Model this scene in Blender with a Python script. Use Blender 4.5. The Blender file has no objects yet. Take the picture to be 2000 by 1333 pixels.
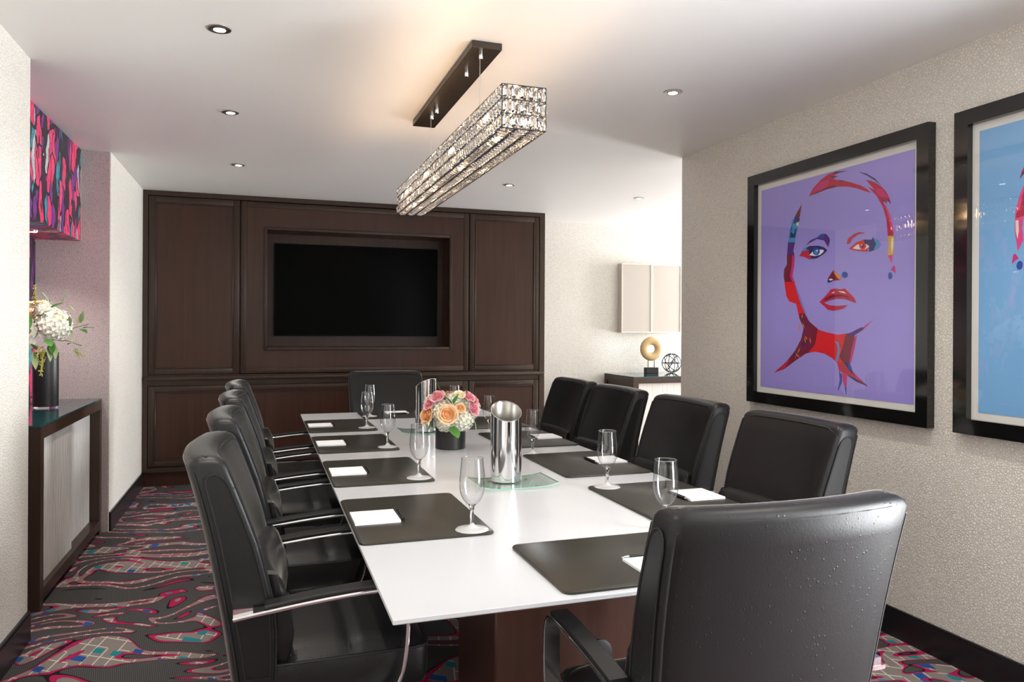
import bpy, bmesh, math, random
from mathutils import Vector, Matrix
from mathutils.geometry import tessellate_polygon

random.seed(7)
sc = bpy.context.scene
C = sc.collection
PI = math.pi

# ------------------------------------------------------------------ camera
H = 1.40
YAW, ROLL = 0.3259, 0.0055
cam_d = bpy.data.cameras.new('camera')
cam = bpy.data.objects.new('camera', cam_d)
C.objects.link(cam)
cam_d.sensor_fit = 'HORIZONTAL'
cam_d.sensor_width = 36.0
cam_d.lens = 36.0 * 1446.58 / 2000.0
cam_d.shift_y = -24.57 / 2000.0
cam_d.clip_start = 0.02
_s, _c = math.sin(YAW), math.cos(YAW)
F = Vector((_s, _c, 0)); R0 = Vector((_c, -_s, 0)); U0 = Vector((0, 0, 1))
R = R0 * math.cos(ROLL) + U0 * math.sin(ROLL)
U = -R0 * math.sin(ROLL) + U0 * math.cos(ROLL)
m = Matrix.Identity(4)
for i in range(3):
    m[i][0] = R[i]; m[i][1] = U[i]; m[i][2] = -F[i]
m[2][3] = H
cam.matrix_world = m
sc.camera = cam

# ------------------------------------------------------------------ world, light, exposure
sc.view_settings.view_transform = 'Standard'
sc.view_settings.look = 'None'
sc.view_settings.gamma = 1.0
sc.view_settings.use_curve_mapping = False
sc.view_settings.exposure = 0.60
w = bpy.data.worlds.new('World'); sc.world = w
w.use_nodes = True
w.node_tree.nodes['Background'].inputs[0].default_value = (0.90, 0.95, 1.0, 1)
w.node_tree.nodes['Background'].inputs[1].default_value = 1.2

XR_W = 2.93
def area(name, loc, target, sx, sy, watts, col):
    d = bpy.data.lights.new(name, 'AREA'); d.shape = 'RECTANGLE'
    d.size = sx; d.size_y = sy; d.energy = watts; d.color = col
    o = bpy.data.objects.new(name, d); C.objects.link(o)
    o.location = loc
    o.rotation_euler = (Vector(target) - Vector(loc)).to_track_quat('-Z', 'Y').to_euler()
    return o
# daylight outside the recess window, and outside an unseen side window added as fill
area('added_window_daylight', (XR_W, 0.40, 1.27), (-1.0, 0.40, 1.27), 1.05, 2.22, 185, (0.95, 0.975, 1.0))
area('recess_window_daylight', (8.06, 6.85, 1.40), (0.0, 6.85, 1.40), 1.3, 2.1, 400, (0.94, 0.975, 1.0))

# ------------------------------------------------------------------ materials
def new_mat(name):
    mt = bpy.data.materials.new(name); mt.use_nodes = True
    return mt, mt.node_tree, mt.node_tree.nodes['Principled BSDF']
def rgba(c): return (c[0], c[1], c[2], 1.0)
def P(name, col, rough=0.5, metal=0.0, spec=0.5, coat=0.0, emit=None, estr=0.0):
    mt, nt, b = new_mat(name)
    b.inputs['Base Color'].default_value = rgba(col)
    b.inputs['Roughness'].default_value = rough
    b.inputs['Metallic'].default_value = metal
    b.inputs['Specular IOR Level'].default_value = spec
    b.inputs['Coat Weight'].default_value = coat
    b.inputs['Coat Roughness'].default_value = 0.05
    if emit:
        b.inputs['Emission Color'].default_value = rgba(emit)
        b.inputs['Emission Strength'].default_value = estr
    return mt
class N:                      # little node builder
    def __init__(s, nt): s.nt = nt
    def n(s, t, **kw):
        x = s.nt.nodes.new(t)
        for k, v in kw.items(): setattr(x, k, v)
        return x
    def l(s, a, b): s.nt.links.new(a, b)
    def put(s, sock, v):
        if hasattr(v, 'is_output'): s.l(v, sock)
        else: sock.default_value = v
    def math(s, op, a, b=0.0, c=0.0, clamp=False):
        x = s.n('ShaderNodeMath', operation=op, use_clamp=clamp)
        s.put(x.inputs[0], a); s.put(x.inputs[1], b); s.put(x.inputs[2], c)
        return x.outputs[0]
    def vec(s, op, a, b=(0, 0, 0)):
        x = s.n('ShaderNodeVectorMath', operation=op)
        s.put(x.inputs[0], a); s.put(x.inputs[1], b)
        return x.outputs[0]
    def coord(s, kind='Object'): return s.n('ShaderNodeTexCoord').outputs[kind]
    def mapping(s, v, scale=(1, 1, 1), rot=(0, 0, 0), loc=(0, 0, 0)):
        x = s.n('ShaderNodeMapping'); s.l(v, x.inputs['Vector'])
        x.inputs['Scale'].default_value = scale; x.inputs['Rotation'].default_value = rot; x.inputs['Location'].default_value = loc
        return x.outputs[0]
    def noise(s, v, scale, detail=2.0, rough=0.5, dist=0.0, out='Fac'):
        x = s.n('ShaderNodeTexNoise'); s.put(x.inputs['Vector'], v)
        x.inputs['Scale'].default_value = scale; x.inputs['Detail'].default_value = detail
        x.inputs['Roughness'].default_value = rough; x.inputs['Distortion'].default_value = dist
        return x.outputs[out]
    def voro(s, v, scale, feature='F1', out='Distance', rnd=1.0):
        x = s.n('ShaderNodeTexVoronoi', feature=feature); s.put(x.inputs['Vector'], v)
        x.inputs['Scale'].default_value = scale; x.inputs['Randomness'].default_value = rnd
        return x.outputs[out]
    def ramp(s, fac, stops, interp='LINEAR'):
        x = s.n('ShaderNodeValToRGB'); x.color_ramp.interpolation = interp
        e = x.color_ramp.elements
        while len(e) < len(stops): e.new(0.5)
        for i, (p, c) in enumerate(stops): e[i].position = p; e[i].color = rgba(c)
        s.l(fac, x.inputs[0]); return x.outputs[0]
    def mix(s, fac, a, b):
        x = s.n('ShaderNodeMix', data_type='RGBA')
        s.put(x.inputs[0], fac)
        s.put(x.inputs[6], rgba(a) if isinstance(a, tuple) else a)
        s.put(x.inputs[7], rgba(b) if isinstance(b, tuple) else b)
        return x.outputs[2]
    def bump(s, bsdf, height, strength, dist):
        x = s.n('ShaderNodeBump'); s.put(x.inputs['Height'], height)
        x.inputs['Strength'].default_value = strength; x.inputs['Distance'].default_value = dist
        s.l(x.outputs[0], bsdf.inputs['Normal'])
    def smooth(s, v, a, b):
        x = s.n('ShaderNodeMapRange', interpolation_type='SMOOTHSTEP'); s.put(x.inputs[0], v)
        x.inputs[1].default_value = a; x.inputs[2].default_value = b
        return x.outputs[0]

M = {}
def wallpaper(name, col, col2, rough=0.6, stretch=(1, 1, 1), scale=85, bs=0.5):
    mt, nt, b = new_mat(name); k = N(nt)
    co = k.mapping(k.coord(), scale=stretch)
    a = k.voro(co, scale, 'DISTANCE_TO_EDGE')
    e = k.smooth(a, 0.0, 0.22)
    g = k.noise(co, scale * 2.2, 2.0, 0.6)
    hgt = k.math('ADD', k.math('MULTIPLY', e, 0.7), k.math('MULTIPLY', g, 0.6))
    k.l(k.mix(k.smooth(hgt, 0.3, 1.1), col2, col), b.inputs['Base Color'])
    b.inputs['Roughness'].default_value = rough
    k.bump(b, hgt, bs, 0.004)
    return mt
M['wallpaper'] = wallpaper('cream_wallpaper', (0.83, 0.80, 0.74), (0.66, 0.625, 0.56), 0.55)
M['mauve'] = wallpaper('mauve_wallpaper', (0.66, 0.565, 0.555), (0.44, 0.365, 0.365), 0.4, (1, 1, 1.6), 90)
M['ceiling'] = P('ceiling_paint', (0.88, 0.87, 0.845), 0.5)

def carpet():
    mt, nt, b = new_mat('scroll_carpet'); k = N(nt)
    co = k.coord()
    warp = k.noise(co, 1.7, 1.0, 0.5, 0.0, 'Color')
    wv = k.vec('MULTIPLY', k.vec('SUBTRACT', warp, (0.5, 0.5, 0.5)), (0.75, 0.55, 0.0))
    p = k.mapping(k.vec('ADD', co, wv), scale=(0.80, 1.55, 1.0), rot=(0, 0, 0.12))
    n = k.noise(p, 1.5, 0.6, 0.4, 2.1)
    t = k.math('PINGPONG', k.math('ADD', k.math('MULTIPLY', n, 8.5), 0.2), 1.0)
    edge = k.math('ABSOLUTE', k.math('SUBTRACT', t, 0.60))
    red = k.math('LESS_THAN', edge, 0.062)
    dark_line = k.math('MULTIPLY', k.math('LESS_THAN', k.math('ABSOLUTE', k.math('SUBTRACT', t, 0.51)), 0.03), 1.0)
    grid = k.math('GREATER_THAN', t, 0.60)
    # the plaid patch: broken pale lines and teal / blue lozenges
    q = k.mapping(co, rot=(0, 0, 0.62), scale=(1, 1, 1))
    q = k.vec('ADD', q, k.vec('MULTIPLY', k.n('ShaderNodeTexCoord').outputs['Object'], (0.0, 0.0, 0.0)))
    sx = k.n('ShaderNodeSeparateXYZ'); k.l(q, sx.inputs[0])
    x, y = sx.outputs[0], sx.outputs[1]
    skew = k.math('ADD', x, k.math('MULTIPLY', y, 0.45))
    def lines(v, pitch, wdt):
        f = k.math('FRACT', k.math('DIVIDE', v, pitch))
        return k.math('LESS_THAN', f, wdt)
    l1 = lines(skew, 0.058, 0.11); l2 = lines(y, 0.083, 0.085)
    cell = k.n('ShaderNodeCombineXYZ')
    k.l(k.math('FLOOR', k.math('DIVIDE', skew, 0.058)), cell.inputs[0]); k.l(k.math('FLOOR', k.math('DIVIDE', y, 0.083)), cell.inputs[1])
    wn = k.n('ShaderNodeTexWhiteNoise', noise_dimensions='2D'); k.l(cell.outputs[0], wn.inputs['Vector'])
    drop = k.math('GREATER_THAN', wn.outputs['Value'], 0.22)
    ln = k.math('MULTIPLY', k.math('MAXIMUM', l1, l2), drop)
    cell2 = k.n('ShaderNodeCombineXYZ')
    k.l(k.math('FLOOR', k.math('DIVIDE', skew, 0.047)), cell2.inputs[0]); k.l(k.math('FLOOR', k.math('DIVIDE', y, 0.042)), cell2.inputs[1])
    wn2 = k.n('ShaderNodeTexWhiteNoise', noise_dimensions='2D'); k.l(cell2.outputs[0], wn2.inputs['Vector'])
    gem = k.math('GREATER_THAN', wn2.outputs['Value'], 0.88)
    hue = k.math('GREATER_THAN', wn2.outputs['Value'], 0.945)
    fine = k.noise(co, 420, 1.0)
    grey = k.mix(fine, (0.15, 0.13, 0.12), (0.28, 0.245, 0.225))
    gcol = k.mix(ln, grey, (0.55, 0.48, 0.43))
    gcol = k.mix(gem, gcol, k.mix(hue, (0.012, 0.20, 0.23), (0.016, 0.075, 0.26)))
    rib = k.math('FRACT', k.math('MULTIPLY', k.math('ADD', x, y), 95.0))
    dcol = k.mix(k.math('GREATER_THAN', rib, 0.5), (0.045, 0.045, 0.045), (0.082, 0.081, 0.080))
    col = k.mix(grid, dcol, gcol)
    col = k.mix(dark_line, col, (0.012, 0.008, 0.012))
    col = k.mix(red, col, (0.36, 0.012, 0.075))
    k.l(col, b.inputs['Base Color'])
    b.inputs['Roughness'].default_value = 0.95
    b.inputs['Specular IOR Level'].default_value = 0.15
    k.bump(b, fine, 0.35, 0.004)
    return mt
M['carpet'] = carpet()

def shoe_print():
    mt, nt, b = new_mat('shoe_print_fabric'); k = N(nt)
    co = k.coord()
    wv = k.vec('MULTIPLY', k.vec('SUBTRACT', k.noise(co, 9.0, 1.0, 0.5, 0.0, 'Color'), (0.5, 0.5, 0.5)), (0.09, 0.09, 0.09))
    p = k.mapping(k.vec('ADD', co, wv), scale=(6.0, 12.0, 4.0), rot=(0.10, 0, 0))
    v = k.n('ShaderNodeTexVoronoi', feature='F1'); k.l(p, v.inputs['Vector']); v.inputs['Scale'].default_value = 1.25
    e = k.voro(p, 1.25, 'DISTANCE_TO_EDGE')
    sp = k.n('ShaderNodeSeparateColor'); k.l(v.outputs['Color'], sp.inputs[0])
    base = k.ramp(sp.outputs[0], [(0.0, (0.85, 0.045, 0.17)), (0.20, (0.20, 0.04, 0.26)), (0.38, (0.03, 0.33, 0.45)), (0.52, (0.05, 0.012, 0.06)),
                                  (0.64, (0.85, 0.06, 0.20)), (0.74, (0.58, 0.57, 0.58)), (0.86, (0.02, 0.02, 0.025))], 'CONSTANT')
    d = v.outputs['Distance']
    ring = k.math('LESS_THAN', k.math('ABSOLUTE', k.math('SUBTRACT', d, 0.23)), 0.035)
    core = k.math('LESS_THAN', d, 0.195)
    has = k.math('GREATER_THAN', sp.outputs[1], 0.45)
    streak = k.noise(k.mapping(p, scale=(3, 5, 0.7)), 2.0, 2.0)
    col = k.mix(k.math('MULTIPLY', k.math('LESS_THAN', k.math('ABSOLUTE', k.math('SUBTRACT', streak, 0.5)), 0.022), 0.8), base, (0.012, 0.010, 0.014))
    col = k.mix(k.math('MULTIPLY', core, has), col, (0.035, 0.018, 0.03))
    col = k.mix(k.math('MULTIPLY', ring, has), col, base)
    col = k.mix(k.math('LESS_THAN', e, 0.055), col, (0.016, 0.013, 0.016))
    k.l(col, b.inputs['Base Color'])
    b.inputs['Roughness'].default_value = 0.45
    return mt
M['shoes'] = shoe_print()

def wood(name, c1, c2, rough=0.32, axis=2):
    mt, nt, b = new_mat(name); k = N(nt)
    sc_ = [38.0, 38.0, 38.0]; sc_[axis] = 1.2
    co = k.mapping(k.coord(), scale=tuple(sc_))
    g = k.noise(co, 1.0, 3.0, 0.55)
    big = k.noise(k.coord(), 1.3, 1.0)
    k.l(k.mix(k.math('ADD', k.math('MULTIPLY', g, 0.75), k.math('MULTIPLY', big, 0.3), clamp=True), c1, c2), b.inputs['Base Color'])
    b.inputs['Roughness'].default_value = rough
    b.inputs['Specular IOR Level'].default_value = 0.32
    b.inputs['Coat Weight'].default_value = 0.06
    b.inputs['Coat Roughness'].default_value = 0.22
    return mt
M['wood'] = wood('espresso_wood', (0.024, 0.009, 0.006), (0.075, 0.030, 0.018))
M['wood_frame'] = wood('espresso_wood_frame', (0.026, 0.014, 0.009), (0.062, 0.034, 0.022), 0.36)
M['ebony'] = P('ebony_paint', (0.010, 0.008, 0.010), 0.3)

def leather():
    mt, nt, b = new_mat('ostrich_leather'); k = N(nt)
    co = k.coord()
    d = k.voro(co, 62.0, rnd=0.75)
    dot = k.smooth(d, 0.20, 0.04)
    gate = k.smooth(k.noise(co, 9.0, 1.0), 0.30, 0.55)
    fine = k.noise(co, 170.0, 2.0, 0.6)
    wr = k.noise(k.mapping(co, scale=(1, 1, 1)), 26.0, 2.0, 0.55, 0.6)
    hgt = k.math('ADD', k.math('ADD', k.math('MULTIPLY', k.math('MULTIPLY', dot, gate), 1.0), k.math('MULTIPLY', fine, 0.35)), k.math('MULTIPLY', wr, 0.35))
    b.inputs['Base Color'].default_value = (0.0085, 0.0083, 0.0088, 1)
    b.inputs['Roughness'].default_value = 0.40
    b.inputs['Specular IOR Level'].default_value = 0.33
    b.inputs['Sheen Weight'].default_value = 0.42
    b.inputs['Sheen Roughness'].default_value = 0.17
    b.inputs['Sheen Tint'].default_value = (1.0, 0.98, 0.90, 1)
    k.bump(b, hgt, 0.40, 0.0016)
    return mt
M['leather'] = leather()
M['stitch'] = P('black_stitching', (0.006, 0.006, 0.007), 0.6)
M['chrome'] = P('polished_chrome', (0.78, 0.78, 0.79), 0.09, 1.0)
M['arm_pad'] = P('black_arm_pad', (0.013, 0.013, 0.013), 0.33)
M['plastic'] = P('black_plastic', (0.012, 0.012, 0.012), 0.4)
M['nickel'] = P('brushed_nickel', (0.62, 0.60, 0.56), 0.28, 1.0)
M['white_top'] = P('white_table_laminate', (0.58, 0.59, 0.61), 0.22, 0, 0.5)
M['mat'] = P('brown_black_leather_mat', (0.026, 0.0235, 0.017), 0.36, 0, 0.42)
M['paper'] = P('white_paper', (0.84, 0.84, 0.86), 0.8)
M['pen'] = P('black_pen', (0.008, 0.008, 0.008), 0.25)
M['lamp_glow'] = P('lamp_glow', (1, 1, 1), 0.5, emit=(1.0, 0.90, 0.74), estr=7.0)
M['bulb'] = P('warm_bulb', (1, 1, 1), 0.5, emit=(1.0, 0.62, 0.26), estr=12.0)
M['canopy'] = P('bronze_canopy', (0.055, 0.045, 0.038), 0.32, 0.6)
M['wire'] = P('dark_wire', (0.05, 0.045, 0.04), 0.35, 0.8)
M['screen'] = P('tv_screen', (0.001, 0.001, 0.001), 0.2, 0, 0.03)
M['tv_frame'] = P('tv_frame', (0.004, 0.004, 0.004), 0.4, 0, .2)
M['gloss_black'] = P('gloss_black_lacquer', (0.006, 0.006, 0.006), 0.08, 0, 0.5, 0.3)
M['matte_black'] = P('matte_black_ceramic', (0.016, 0.014, 0.015), 0.42)
M['card'] = P('white_card', (0.80, 0.79, 0.76), 0.8)
M['beige_panel'] = P('beige_panel', (0.46, 0.41, 0.365), 0.5, 0, 0.3)
M['champagne'] = P('champagne_frame', (0.62, 0.575, 0.51), 0.4, 0.2)
M['teal_glass'] = P('teal_glass_top', (0.014, 0.060, 0.066), 0.05, 0, 0.5)
M['gold_wood'] = wood('golden_wood', (0.46, 0.29, 0.12), (0.66, 0.47, 0.25), 0.4, 0)
M['iron'] = P('black_iron', (0.015, 0.015, 0.017), 0.45, 0.4)
M['stem'] = P('green_stem', (0.09, 0.14, 0.03), 0.6)
M['hinge'] = P('window_white', (0.75, 0.75, 0.75), 0.5)

def thin_glass(name, tint, ior=1.45, rough=0.0, edge=None, refl=1.6):
    mt = bpy.data.materials.new(name); mt.use_nodes = True; nt = mt.node_tree
    nt.nodes.remove(nt.nodes['Principled BSDF']); k = N(nt)
    tr = k.n('ShaderNodeBsdfTransparent'); tr.inputs[0].default_value = rgba(tint)
    gl = k.n('ShaderNodeBsdfGlossy'); gl.inputs['Roughness'].default_value = rough
    lw = k.n('ShaderNodeLayerWeight'); lw.inputs[0].default_value = 0.5
    f0 = ((ior - 1) / (ior + 1)) ** 2 * refl
    if edge: k.l(k.mix(k.math('POWER', lw.outputs['Facing'], 3.0), tint, edge), tr.inputs[0])
    fr = k.math('ADD', k.math('MULTIPLY', k.math('POWER', lw.outputs['Facing'], 4.5), 0.85 - f0), f0)
    mx = k.n('ShaderNodeMixShader'); k.l(fr, mx.inputs[0]); k.l(tr.outputs[0], mx.inputs[1]); k.l(gl.outputs[0], mx.inputs[2])
    k.l(mx.outputs[0], nt.nodes['Material Output'].inputs[0])
    return mt
M['pane'] = thin_glass('picture_glass', (0.97, 0.975, 0.97), 1.5)
M['goblet'] = thin_glass('goblet_glass', (0.955, 0.96, 0.96), 1.5, 0.0, (0.42, 0.43, 0.44), 2.2)
M['goblet_foot'] = P('goblet_foot_lit_glass', (0.92, 0.92, 0.92), 0.06, 0, 0.8)  # whitish base paints in the caustic brightness of the glass foot
M['goblet_foot'].node_tree.nodes['Principled BSDF'].inputs['Alpha'].default_value = 0.42
M['tray'] = thin_glass('tray_glass', (0.86, 0.95, 0.89), 1.5)
M['tray_edge'] = P('tray_glass_edge', (0.26, 0.48, 0.36), 0.1)
def solid_glass(name, col, ior, rough=0.0):
    mt, nt, b = new_mat(name)
    b.inputs['Base Color'].default_value = rgba(col); b.inputs['Roughness'].default_value = rough
    b.inputs['Transmission Weight'].default_value = 1.0; b.inputs['IOR'].default_value = ior
    return mt
M['clear'] = solid_glass('clear_glass', (0.98, 0.985, 0.985), 1.45)
M['crystal'] = solid_glass('smoky_crystal', (0.95, 0.93, 0.91), 1.6)

def ripple(name):
    mt, nt, b = new_mat(name); k = N(nt)
    co = k.mapping(k.coord(), scale=(60, 60, 5))
    g = k.noise(co, 1.0, 1.0, 0.5, 0.4)
    k.l(k.mix(g, (0.76, 0.73, 0.68), (0.92, 0.915, 0.90)), b.inputs['Base Color'])
    b.inputs['Roughness'].default_value = 0.16
    k.bump(b, g, 0.35, 0.01)
    return mt
M['ripple'] = ripple('rippled_white_laminate')
def petal(name, inner, outer):
    mt, nt, b = new_mat(name); k = N(nt)
    co = k.coord(); sp = k.n('ShaderNodeSeparateXYZ'); k.l(co, sp.inputs[0])
    rad = k.math('SQRT', k.math('ADD', k.math('MULTIPLY', sp.outputs[0], sp.outputs[0]), k.math('MULTIPLY', sp.outputs[1], sp.outputs[1])))
    g = k.math('ADD', k.math('MULTIPLY', k.smooth(rad, 0.1, 1.0), 0.75), k.math('MULTIPLY', k.noise(co, 5.0, 2.0), 0.35), clamp=True)
    k.l(k.mix(g, inner, outer), b.inputs['Base Color'])
    b.inputs['Roughness'].default_value = 0.65
    b.inputs['Subsurface Weight'].default_value = 0.0
    return mt
M['peach'] = petal('peach_petal', (0.72, 0.26, 0.07), (0.90, 0.64, 0.38))
M['pink'] = petal('pink_petal', (0.70, 0.13, 0.22), (0.90, 0.52, 0.54))
M['ivory'] = petal('ivory_petal', (0.80, 0.78, 0.60), (0.88, 0.87, 0.78))
M['cream_rose'] = petal('cream_petal', (0.83, 0.70, 0.40), (0.88, 0.80, 0.60))
M['leaf'] = petal('green_leaf', (0.035, 0.14, 0.018), (0.10, 0.28, 0.04))
M['leaf2'] = petal('grey_green_leaf', (0.12, 0.20, 0.07), (0.34, 0.42, 0.20))
M['sprig'] = petal('yellow_green_sprig', (0.30, 0.28, 0.03), (0.50, 0.46, 0.10))

# ------------------------------------------------------------------ mesh helpers
class G:
    def __init__(s): s.v = []; s.f = []; s.mi = []
    def add(s, v, f, mi=0):
        o = len(s.v); s.v += [tuple(p) for p in v]; s.f += [[i + o for i in q] for q in f]; s.mi += [mi] * len(f); return s
    def box(s, x0, y0, z0, x1, y1, z1, mi=0):
        v = [(x0, y0, z0), (x1, y0, z0), (x1, y1, z0), (x0, y1, z0), (x0, y0, z1), (x1, y0, z1), (x1, y1, z1), (x0, y1, z1)]
        return s.add(v, [(3, 2, 1, 0), (4, 5, 6, 7), (0, 1, 5, 4), (1, 2, 6, 5), (2, 3, 7, 6), (3, 0, 4, 7)], mi)
    def rbox(s, x0, y0, z0, x1, y1, z1, r=0.01, seg=2, mi=0):
        bm = bmesh.new(); bmesh.ops.create_cube(bm, size=1.0)
        for q in bm.verts:
            q.co = ((x0 + x1) / 2 + q.co.x * (x1 - x0), (y0 + y1) / 2 + q.co.y * (y1 - y0), (z0 + z1) / 2 + q.co.z * (z1 - z0))
        bmesh.ops.bevel(bm, geom=bm.edges[:], offset=r, segments=seg, affect='EDGES', profile=0.5)
        bm.verts.index_update()
        s.add([q.co[:] for q in bm.verts], [[q.index for q in f.verts] for f in bm.faces], mi); bm.free(); return s
    def loft(s, rings, cap0=True, cap1=True, closed=True, mi=0):
        n = len(rings[0]); v = [p for r in rings for p in r]; f = []
        for i in range(len(rings) - 1):
            for j in range(n if closed else n - 1):
                k = (j + 1) % n
                f.append((i * n + j, i * n + k, (i + 1) * n + k, (i + 1) * n + j))
        if cap0: f.append(list(range(n))[::-1])
        if cap1: f.append([(len(rings) - 1) * n + j for j in range(n)])
        return s.add(v, f, mi)
    def lathe(s, prof, n=24, c=(0, 0, 0), cap0=True, cap1=True, mi=0):
        rings = [[(c[0] + r * math.cos(2 * PI * j / n), c[1] + r * math.sin(2 * PI * j / n), c[2] + z) for j in range(n)] for r, z in prof]
        return s.loft(rings, cap0, cap1, True, mi)
    def tube(s, path, r, n=8, closed=False, mi=0):
        path = [Vector(p) for p in path]; m_ = len(path); rings = []
        rr = r if isinstance(r, (list, tuple)) else [r] * m_
        prev = None
        for i, p in enumerate(path):
            if closed: t = path[(i + 1) % m_] - path[i - 1]
            else: t = path[min(i + 1, m_ - 1)] - path[max(i - 1, 0)]
            t.normalize()
            if prev is None:
                a = Vector((0, 0, 1)) if abs(t.z) < 0.9 else Vector((1, 0, 0))
                u = t.cross(a).normalized()
            else:
                u = (prev - t * prev.dot(t)).normalized()
            prev = u; w_ = t.cross(u)
            rings.append([p + (u * math.cos(2 * PI * j / n) + w_ * math.sin(2 * PI * j / n)) * rr[i] for j in range(n)])
        if closed: rings.append(rings[0])
        return s.loft(rings, not closed, not closed, True, mi)
    def strap(s, path, width, thick, axis=(0, 1, 0), off=0.0, mi=0):      # flat band swept along a path in a plane normal to axis
        ax = Vector(axis); path = [Vector(p) for p in path]; m_ = len(path); rings = []
        for i, p in enumerate(path):
            t = (path[min(i + 1, m_ - 1)] - path[max(i - 1, 0)]).normalized()
            nrm = ax.cross(t).normalized()
            hw, ht = ax * width / 2, nrm * thick / 2
            q = p + nrm * off
            b = 0.25
            rings.append([q - hw - ht * (1 - 2 * b), q - hw * 0.93 - ht, q + hw * 0.93 - ht, q + hw - ht * (1 - 2 * b), q + hw + ht * (1 - 2 * b), q + hw * 0.93 + ht, q - hw * 0.93 + ht, q - hw + ht * (1 - 2 * b)])
        return s.loft(rings, True, True, True, mi)
    def prism(s, poly, fn, a, b, mi=0):        # fn(p, t) -> 3D point
        n = len(poly)
        v = [fn(p, a) for p in poly] + [fn(p, b) for p in poly]
        f = [list(range(n))[::-1], [n + i for i in range(n)]] + [(i, (i + 1) % n, n + (i + 1) % n, n + i) for i in range(n)]
        return s.add(v, f, mi)
    def mesh(s, name, mat, smooth=None):
        me = bpy.data.meshes.new(name); me.from_pydata(s.v, [], s.f)
        mats = mat if isinstance(mat, (list, tuple)) else [mat]
        for q in mats: me.materials.append(M[q] if isinstance(q, str) else q)
        if len(mats) > 1: me.polygons.foreach_set('material_index', s.mi)
        bm = bmesh.new(); bm.from_mesh(me); bmesh.ops.recalc_face_normals(bm, faces=bm.faces[:]); bm.to_mesh(me); bm.free()
        if smooth is not None:
            me.polygons.foreach_set('use_smooth', [True] * len(me.polygons))
            me.set_sharp_from_angle(angle=math.radians(smooth))
        me.update(); return me
    def obj(s, name, mat, parent=None, smooth=None, loc=None, rot=None):
        return link(name, s.mesh(name, mat, smooth), parent, loc, rot)
def link(name, me, parent=None, loc=None, rot=None):
    o = bpy.data.objects.new(name, me); C.objects.link(o)
    if parent is not None: o.parent = parent
    if loc is not None: o.location = loc
    if rot is not None: o.rotation_euler = rot
    return o
def tag(o, label, cat, group=None):
    o['label'] = label; o['category'] = cat
    if group: o['group'] = group
    return o
def thing(name, label, cat, loc=(0, 0, 0), rz=0.0, group=None):
    o = bpy.data.objects.new(name, None); C.objects.link(o); o.empty_display_size = 0.05
    o.location = loc; o.rotation_euler = (0, 0, rz)
    return tag(o, label, cat, group)
def struct(o, label=None, cat=None):
    o['kind'] = 'structure'
    if label: o['label'] = label
    if cat: o['category'] = cat
    return o
def dup(root, loc, rz=None, label=None):
    def cp(o, par):
        c = o.copy(); C.objects.link(c)
        if par is not None: c.parent = par
        for ch in list(o.children): cp(ch, c)
        return c
    r = cp(root, None); r.location = loc
    if rz is not None: r.rotation_euler = (0, 0, rz)
    if label: r['label'] = label
    return r
def spline(pts, n=6):                          # Catmull-Rom through points
    pts = [Vector(p) for p in pts]; out = []
    for i in range(len(pts) - 1):
        p0, p1, p2, p3 = pts[max(i - 1, 0)], pts[i], pts[i + 1], pts[min(i + 2, len(pts) - 1)]
        for k in range(n):
            t = k / n
            out.append(0.5 * ((2 * p1) + (p2 - p0) * t + (2 * p0 - 5 * p1 + 4 * p2 - p3) * t * t + (3 * p1 - p0 - 3 * p2 + p3) * t ** 3))
    out.append(pts[-1]); return out
def lerp_tab(tab, x):
    for (a, *va), (b, *vb) in zip(tab, tab[1:]):
        if x <= b:
            t = (x - a) / (b - a); return [p + (q - p) * t for p, q in zip(va, vb)]
    return list(tab[-1][1:])

# ------------------------------------------------------------------ the room
CE = 2.587; XL = -0.98; XR = 2.753; YB = 7.65; YC = 4.485; YR = -1.7; XE = 8.0
struct(G().box(-1.6, YR - .1, -0.06, XE + .1, YB + .1, 0.0).obj('floor', 'carpet'), 'charcoal carpet with crimson scrolls and plaid patches', 'floor')
struct(G().box(-1.6, YR - .1, CE, XE + .1, YB + .1, CE + .08).obj('ceiling', 'ceiling'), 'plain off-white painted ceiling', 'ceiling')
struct(G().box(XL - .1, YR, 0, XL, 3.806, CE).obj('wall_left', 'wallpaper'), 'cream textured wallpaper wall at left edge', 'wall')
struct(G().box(-1.42, 3.706, 0, XL - .1, 3.806, CE).obj('wall_alcove_near', 'mauve'), 'mauve side wall of the left alcove nearest camera', 'wall')
struct(G().box(-1.52, 3.706, 0, -1.42, 5.75, CE).obj('wall_alcove_back', 'shoes'), 'shoe-print back wall of the left alcove', 'wall')
struct(G().box(-1.42, 5.65, 0, -0.983, 5.66, CE).obj('wall_alcove_far', 'mauve'), 'mauve textured wall behind the tall bouquet', 'wall')
struct(G().box(-1.42, 5.66, 0, XL, YB, CE).obj('wall_left_far', 'wallpaper'), 'cream wall strip beside the dark wood cabinet', 'wall')
struct(G().box(-1.42, YB, 0, XE, YB + .1, CE).obj('wall_back', 'wallpaper'), 'cream textured back wall right of the cabinet', 'wall')
g = G()
for b in ((XR, YR, 0, XR + .12, -.15, CE), (XR, .95, 0, XR + .12, YC, CE), (XR, -.15, 0, XR + .12, .95, .14), (XR, -.15, 2.4, XR + .12, .95, CE)): g.box(*b)
struct(g.obj('wall_right', 'wallpaper'), 'beige textured wall carrying the two portraits', 'wall')
struct(G().box(XR + .12, YC - .1, 0, XE, YC, CE).obj('wall_recess_near', 'wallpaper'), 'cream wall of side recess, behind portrait wall', 'wall')
g = G()
for b in ((XE, YC, 0, XE + .1, 6.20, CE), (XE, 7.50, 0, XE + .1, YB, CE), (XE, 6.20, 0, XE + .1, 7.50, .35), (XE, 6.20, 2.45, XE + .1, 7.50, CE)): g.box(*b)
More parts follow.
